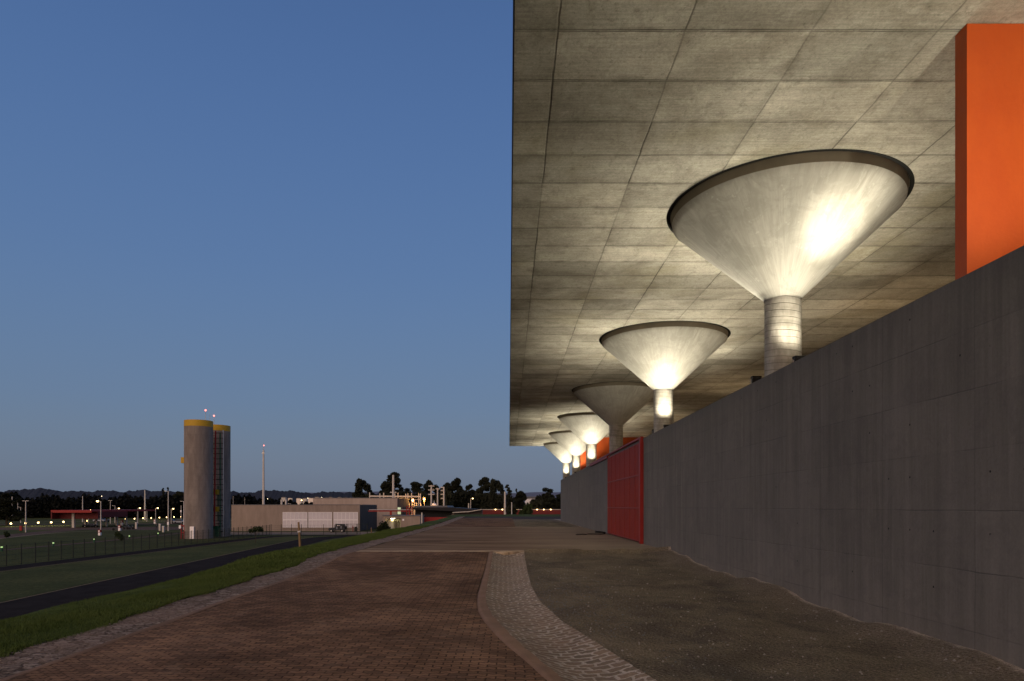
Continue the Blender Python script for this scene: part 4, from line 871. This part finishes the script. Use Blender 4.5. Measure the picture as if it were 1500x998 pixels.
# ---------------------------------------------------------------- left: car park and station
# bollard lamps
bp=[(16,767.2,204),(37.5,766.6,207),(56,765.9,210),(75,765.4,213),(93,764.6,216),(127,763.2,232),(184,760.3,262),(197,760,268),(209.5,759.3,285),(221.5,759,292),(233.5,758.5,300),(244,758,308),(255,757.5,316),(265,757.2,322)]
bproto=None
bd=['leftmost in the photo','second from the left','third from the left, brightest','fourth from the left, below the canopy corner','fifth from the left','beside the first canopy column','under the middle of the canopy','second one under the canopy','right of the canopy columns','below the right end of the canopy','behind the standing person','left of the tall camera pole','right of the tall camera pole','just left of the front silo']
for i,(x,y,Y) in enumerate(bp):
    h=Z_(y,Y)-LOW; lb='low glowing garden lamp, '+bd[i]
    if bproto is None:
        bproto=thing('garden_lamp',lb,'lamp',(X_(x,Y),Y,LOW),0,'low garden lamps'); bh=h
        m=MB(); m.tube((0,0,0),(0,0,h-.2),.07,.06,8); m.build('post',M['blk'],bproto); m=MB(); m.ball((0,0,h),.26); m.build('globe',M['lampw'],bproto); m=MB(); m.tube((0,0,h+.24),(0,0,h+.32),.2,.12,10); m.build('cap',M['blk'],bproto)
    else: dup(bproto,(X_(x,Y),Y,LOW+h-bh),0,lb,(1,1,1) if i<5 else (.8,.8,1))
    if i<5 or i%2==0:
        l=bpy.data.lights.new('garden_lamp_glow','POINT'); l.energy=260; l.color=(1,.75,.36); l.shadow_soft_size=.3; lo=bpy.data.objects.new('garden_lamp_glow',l); COL.objects.link(lo); lo.location=(X_(x,Y),Y-.1,LOW+h+.7)
gp=[(2.5,801,91),(78,795,102),(138,789.5,113),(189.5,785,126),(231.5,781,139)]
gd=['at the far left edge','second from the left','in the middle of the row','fourth along the path','nearest the silos']
for i,(x,y,Y) in enumerate(gp):
    t=thing('path_bollard','small green-lit path bollard behind the fence, '+gd[i],'bollard',(X_(x,Y),Y,LOW),0,'green-lit bollards beside the path')
    h=Z_(y,Y)-LOW; m=MB(); m.tube((0,0,0),(0,0,h-.14),.13,.13,10); m.build('body',M['green'],t); m=MB(); m.tube((0,0,h-.14),(0,0,h+.04),.12,.12,10); m.build('lens',M['lampgrn'],t); m=MB(); m.tube((0,0,h+.04),(0,0,h+.1),.15,.1,10); m.build('cap',M['blk'],t)
# lamp posts
def lamppost(x,y0,Y,label,head=None,lit=False,r=.11,box=None,mat='pole'):
    t=thing('lamp_post',label,'lamp post',(X_(x,Y),Y,LOW),0,'lamp posts of the car park'); h=Z_(y0,Y)-LOW
    m=MB(); m.tube((0,0,0),(0,0,h),r*1.3,r*.8,8); m.build('pole',M[mat],t)
    if head:
        s=-1 if head=='L' else 1; L=.7
        m=MB(); 
        if head=='T': m.bar((-.45,0,h),(.45,0,h),.09)
        else: m.bar((0,0,h-.1),(s*L,0,h),.08)
        m.build('arm',M['steel'],t)
        m=MB(); hx_=0 if head=='T' else s*L
        if lit: m.ball((hx_,0,h),.26,10,6,.7)
        else:
            for q in ((-.45,.45) if head=='T' else (hx_,)): m.box(q-.25,q+.25,-.12,.12,h-.04,h+.08)
        m.build('lamp_head',M['lampw'] if lit else M['steel'],t)
    if box: m=MB(); zb=Z_(box,Y)-LOW; m.box(-.22,.22,-.2,.0,zb-.35,zb+.35,.02); m.build('control_box',M['whitef'],t)
    return t
lamppost(17.8,727,300,'tall pole with a long right-hand arm at far left',None,r=.2)
t=lamppost(26,733.5,300,'thin curved-arm lamp post beside the tall left pole','L')
lamppost(30.3,743,250,'short pole with a white box in the dark left field','L',box=756)
lamppost(37.7,734,158,'slim pole with a short crosshead at left, unlit','T')
lamppost(121,727,260,'bare pole rising behind the left part of the canopy',None,r=.16)
lamppost(147.7,734.5,147,'lit lamp post standing before the canopy, arm to the left','L',True,.10)
lamppost(161.7,733.5,240,'unlit crosshead lamp post behind the canopy middle','T')
lamppost(168.5,741,245,'short slim lamp post behind the canopy middle','L')
for x,y,d in ((129.6,747.5,'left'),(171.3,745,'middle'),(202,744.6,'right')): lamppost(x-.0,y,243,'lit lamp peeking over the canopy roof, %s one of three'%d,'R',True,.08)
lamppost(212.3,718,300,'very tall lattice-topped pole behind the right canopy end',None,r=.3)
lamppost(215.3,748,270,'short pale post right of the canopy columns',None)
lamppost(228,744.5,230,'lit lamp post just right of the canopy end','R',True)
t=lamppost(246.5,719.5,167,'tall slim pole with camera head and white box','L',False,.12,767)
lamppost(250.8,745.5,235,'lit lamp post between the camera pole and silo','R',True)
lamppost(265.3,740.5,240,'short unlit post with a box near the silo',None,box=749)
lamppost(269.6,734.5,175,'pale post touching the left silo edge','L',False,.14,mat='white')
lamppost(426,738,215,'small lamp post above the roof, left of the vents','L',False,.08)
lamppost(439,733,250,'small lit lamp post above the roof, right of the vents','R',True,.07)
lamppost(341.5,727,215,'thin post above the roof at its left corner',None,False,.06)
lamppost(358.5,729,215,'thin post above the roof, left of the mast',None,False,.06)
t=lamppost(689.5,730.5,238,'small orange lit lamp post before the trees','R',True,.12)
# canopy
t=thing('red_canopy','large red roofed filling station canopy on slim columns','canopy',(0,0,0)); CY=190; cx0,cx1=X_(74.5,CY),X_(134,CY)
z0,z1=Z_(760.5,CY),Z_(747.5,CY)
m=MB(); m.box(cx0,cx1,CY,CY+34,z1-.45,z1); m.build('roof',M['red'],t)
m=MB(); m.box(cx0,cx0+.3,CY,CY+30,z0,z1-.45); m.box(cx0+.3,cx1,CY+3,CY+3.3,z0,z1-.45); m.box(cx1-.3,cx1-.0,CY+3.3,CY+18,z0+.4,z1-.45); m.build('fascia',M['reddk'],t)
m=MB(); m.box(cx0+.5,cx1+.02,CY-.03,CY-.003,z1-.7,z1-.05); m.build('roof_edge',M['red'],t)
for x,Yc,w in ((107.8,193,.32),(125,202,.25),(141,198,.25),(156,206,.2),(171,211,.22),(185,216,.2),(200.5,219,.15)):
    m=MB(); m.box(X_(x,Yc)-w,X_(x,Yc)+w,Yc-w,Yc+w,LOW,z1-.46); m.build('column',M['pole'],t)
def pump(x,Y,label,s=1,name='fuel_pump',cat='fuel pump'):
    t=thing(name,label,cat,(X_(x,Y),Y,LOW)); m=MB(); m.box(-.3*s,.3*s,-.25,.25,0,.8*s,.03); m.build('base',M['whitef'],t); m=MB(); m.box(-.33*s,.33*s,-.27,.27,.805*s,1.6*s,.04); m.build('head',M['red'],t)
    m=MB(); m.box(-.2*s,.2*s,-.285,-.272,1.0*s,1.4*s); m.build('display',M['whitef'],t); return t
pump(146.2,141,'red and white box at the foot of the lit lamp post',.75,'cabinet','cabinet')
pump(175.3,168,'red and white pump under the canopy centre',.85)
pump(178.5,215,'red board standing behind the pump',1.1,'notice_board','board')
pump(227,235,'small red panel near the right canopy end',1.0,'panel_stand','panel')
def bollard(x,Y,h,label):
    t=thing('concrete_bollard',label,'bollard',(X_(x,Y),Y,LOW),0,'pale bollards near the canopy'); m=MB(); m.box(-.22,.22,-.2,.2,0,h,.04); m.build('shaft',M['pole'],t); m=MB(); m.box(-.24,.24,-.22,.22,h,h+.1,.03); m.build('cap',M['whitef'],t)
bollard(199.5,183,1.6,'white block at the foot of the thin canopy column'); bollard(234.2,168,1.6,'pale bollard just right of the standing person'); bollard(239.3,158,1.35,'nearer pale bollard left of the camera pole')
t=thing('fire_hydrant','red hydrant cabinet on the grass at far left','hydrant',(X_(30.8,158),158,LOW)); m=MB(); m.box(-.28,.28,-.2,.2,.4,1.5,.04); m.build('cabinet',M['red'],t); m=MB(); m.tube((0,0,0),(0,0,.4),.08,.08,8); m.build('stand',M['blk'],t)
# motorbikes
def bike(x,Y,label,rz=0):
    t=thing('motorbike',label,'motorbike',(X_(x,Y),Y,LOW),rz,'motorbikes parked under the canopy')
    for s in (-.65,.65):
        m=MB(); m.tube((s,-.06,.32),(s,.06,.32),.32,.32,16); m.build('wheel',M['rubber'],t)
    m=MB(); m.prism([(-.35,.35),(.3,.35),(.5,.75),(.2,.95),(-.1,.8),(-.75,.88),(-.8,.75)],-.13,.13); m.build('body',M['card'],t)
    m=MB(); m.tube((.62,0,.3),(.42,0,1.0),.04,.04,6); m.tube((.42,-.35,1.05),(.42,.35,1.05),.03,.03,6); m.build('fork',M['steel'],t)
for i,(x,Y) in enumerate(((125.5,196),(130.5,197),(134.5,195),(138.5,196))): bike(x,Y,'dark parked motorbike under the canopy, %s of four'%['first','second','third','fourth'][i],.5)
bike(186,178,'dark motorbike alone at the canopy centre right',.2); bike(191,177,'rightmost dark motorbike near the white block',.4)
bike(170.5,170,'dark motorbike left of the pump',.2)
# cars
def car(x,Y,label,mat,rz=0):
    t=thing('parked_car',label,'car',(X_(x,Y),Y,LOW),rz,'cars parked by the rear road')
    m=MB(); m.prism([(-2.1,.35),(2.1,.35),(2.15,.75),(1.9,.88),(1.1,.93),(-1.7,.95),(-2.15,.85)],-.85,.85); m.build('body',mat,t)
    m=MB(); m.prism([(-1.6,.95),(1.05,.93),(.45,1.42),(-1.1,1.42)],-.72,.72); c=m.build('cabin',M['glass'],t)
    m=MB(); m.box(-1.05,.42,-.68,.68,1.42,1.46); m.build('roof',mat,t)
    for s in (-1.3,1.3):
        for y in (-.8,.8): m=MB(); m.tube((s,y-.1,.33),(s,y+.1,.33),.33,.33,16); m.build('wheel',M['rubber'],t)
car(251,243,'dark car parked left of the silo',M['card']); car(256.5,246,'second dark car between the dark car and the silver one',M['card']); car(264,240,'silver blue car parked just left of the silo',M['carw']); car(146,262,'pale car seen beneath the canopy',M['carw']); car(152,265,'dark car seen beneath the canopy',M['card'])
# person (small, standing)
t=thing('person','dark clothed person standing by the pale bollards','person',(X_(229.3,170),170,LOW),.5)
bm_v=[(0,0,.92),(0,0,1.15),(0,0,1.38),(0,0,1.50),(0,0,1.60),(0,-.01,1.68),(.2,0,1.40),(.26,.02,1.12),(.24,-.08,.88),(-.2,0,1.40),(-.26,.02,1.12),(-.22,-.1,.88),(.1,0,.88),(.11,-.02,.48),(.12,.02,.07),(.13,-.13,.04),(-.1,0,.88),(-.13,-.06,.48),(-.14,.04,.07),(-.15,-.11,.04)]
bm_e=[(0,1),(1,2),(2,3),(3,4),(4,5),(2,6),(6,7),(7,8),(2,9),(9,10),(10,11),(0,12),(12,13),(13,14),(14,15),(0,16),(16,17),(17,18),(18,19)]
rad=[.15,.14,.16,.065,.09,.085,.065,.05,.035,.065,.05,.035,.10,.065,.045,.035,.10,.065,.045,.035]
me=bpy.data.meshes.new('body'); me.from_pydata(bm_v,bm_e,[]); o=bpy.data.objects.new('body',me); COL.objects.link(o); o.parent=t; me.materials.append(M['card'])
md=o.modifiers.new('Skin','SKIN'); 
for i,r in enumerate(rad): me.skin_vertices[0].data[i].radius=(r,r*.8)
me.skin_vertices[0].data[0].use_root=True
o.modifiers.new('Sub','SUBSURF').levels=1
m=MB(); m.ball((0,-.01,1.66),.115,12,8,1.15); m.build('head',M['skin'],t); m=MB(); m.ball((0,.02,1.70),.12,12,8,1.0); m.build('hair',M['blk'],t)
for i,(x,y,Y) in enumerate(((172,785,130),(9.5,784,130),(177,791,118))):
    tt=thing('small_shrub','small dark shrub on the lawn behind the fence, %s'%['middle one','at far left','nearest the fence'][i],'shrub',(X_(x,Y),Y,LOW),0,'small shrubs on the lawn'); V,Fc=leafcloud(260,[(0,0,.7,.5,.6),(.2,0,.5,.45,.4)],.13); npmesh('crown',V,Fc,M['leaf3'],tt); m=MB(); m.tube((0,0,0),(0,0,.8),.04,.02,6); m.build('stem',M['bark'],tt)
# ---------------------------------------------------------------- camera, sky, sun
cam=bpy.data.cameras.new('camera'); co=bpy.data.objects.new('camera',cam); COL.objects.link(co); co.location=(0,0,E); co.rotation_euler=(R(90),0,0)
cam.lens=24; cam.sensor_width=36; cam.shift_x=.003; cam.shift_y=.162; cam.clip_start=.05; cam.clip_end=12000; scn.camera=co
w=bpy.data.worlds.new('World'); scn.world=w; w.use_nodes=True; nt=w.node_tree; nn=nt.nodes; bg=nn['Background']
tc=nn.new('ShaderNodeTexCoord'); sx=nn.new('ShaderNodeSeparateXYZ'); nt.links.new(tc.outputs['Generated'],sx.inputs[0])
rp=nn.new('ShaderNodeValToRGB'); nt.links.new(sx.outputs[2],rp.inputs[0]); cr=rp.color_ramp; cr.interpolation='B_SPLINE'
stops=[(0,(.118,.155,.215)),(.05,(.130,.185,.268)),(.14,(.115,.189,.316)),(.32,(.092,.180,.368)),(.60,(.055,.125,.315)),(.78,(.034,.066,.15)),(1,(.024,.040,.075))]
cr.elements[0].position=0; cr.elements[0].color=(*stops[0][1],1); cr.elements[1].position=1; cr.elements[1].color=(*stops[-1][1],1)
for p,c in stops[1:-1]: e=cr.elements.new(p); e.color=(*c,1)
sky=nn.new('ShaderNodeTexSky'); sky.sky_type='NISHITA'; sky.sun_disc=False; sky.sun_elevation=R(1.0); sky.sun_rotation=R(190)
mx=nn.new('ShaderNodeMix'); mx.data_type='RGBA'; mx.blend_type='ADD'; mx.inputs[0].default_value=.02
nt.links.new(rp.outputs[0],mx.inputs[6]); nt.links.new(sky.outputs[0],mx.inputs[7]); 
def MN(op,a,b):
    n=nn.new('ShaderNodeMath'); n.operation=op
    for i,v in enumerate((a,b)):
        if isinstance(v,(int,float)): n.inputs[i].default_value=v
        else: nt.links.new(v,n.inputs[i])
    return n.outputs[0]
back=MN('MAXIMUM',MN('MULTIPLY',sx.outputs[1],-1),0); low=MN('POWER',MN('SUBTRACT',1,MN('MAXIMUM',sx.outputs[2],0)),2.5)
glow=nn.new('ShaderNodeMix'); glow.data_type='RGBA'; glow.blend_type='ADD'; nt.links.new(MN('MULTIPLY',MN('POWER',back,1.3),low),glow.inputs[0]); nt.links.new(mx.outputs[2],glow.inputs[6]); glow.inputs[7].default_value=(.75,.44,.24,1); nt.links.new(glow.outputs[2],bg.inputs[0]); bg.inputs[1].default_value=1.0
sl=bpy.data.lights.new('sun','SUN'); sl.energy=1.45; sl.angle=R(60); sl.color=(1,.66,.41); so=bpy.data.objects.new('sun',sl); COL.objects.link(so)
d=Vector((.42,.80,-.52)); so.rotation_euler=d.to_track_quat('-Z','Y').to_euler()
scn.view_settings.view_transform='Standard'; scn.view_settings.look='None'; scn.view_settings.exposure=0; scn.view_settings.gamma=1
scn.render.engine='CYCLES'; scn.cycles.max_bounces=6; scn.cycles.diffuse_bounces=3; scn.cycles.sample_clamp_indirect=4
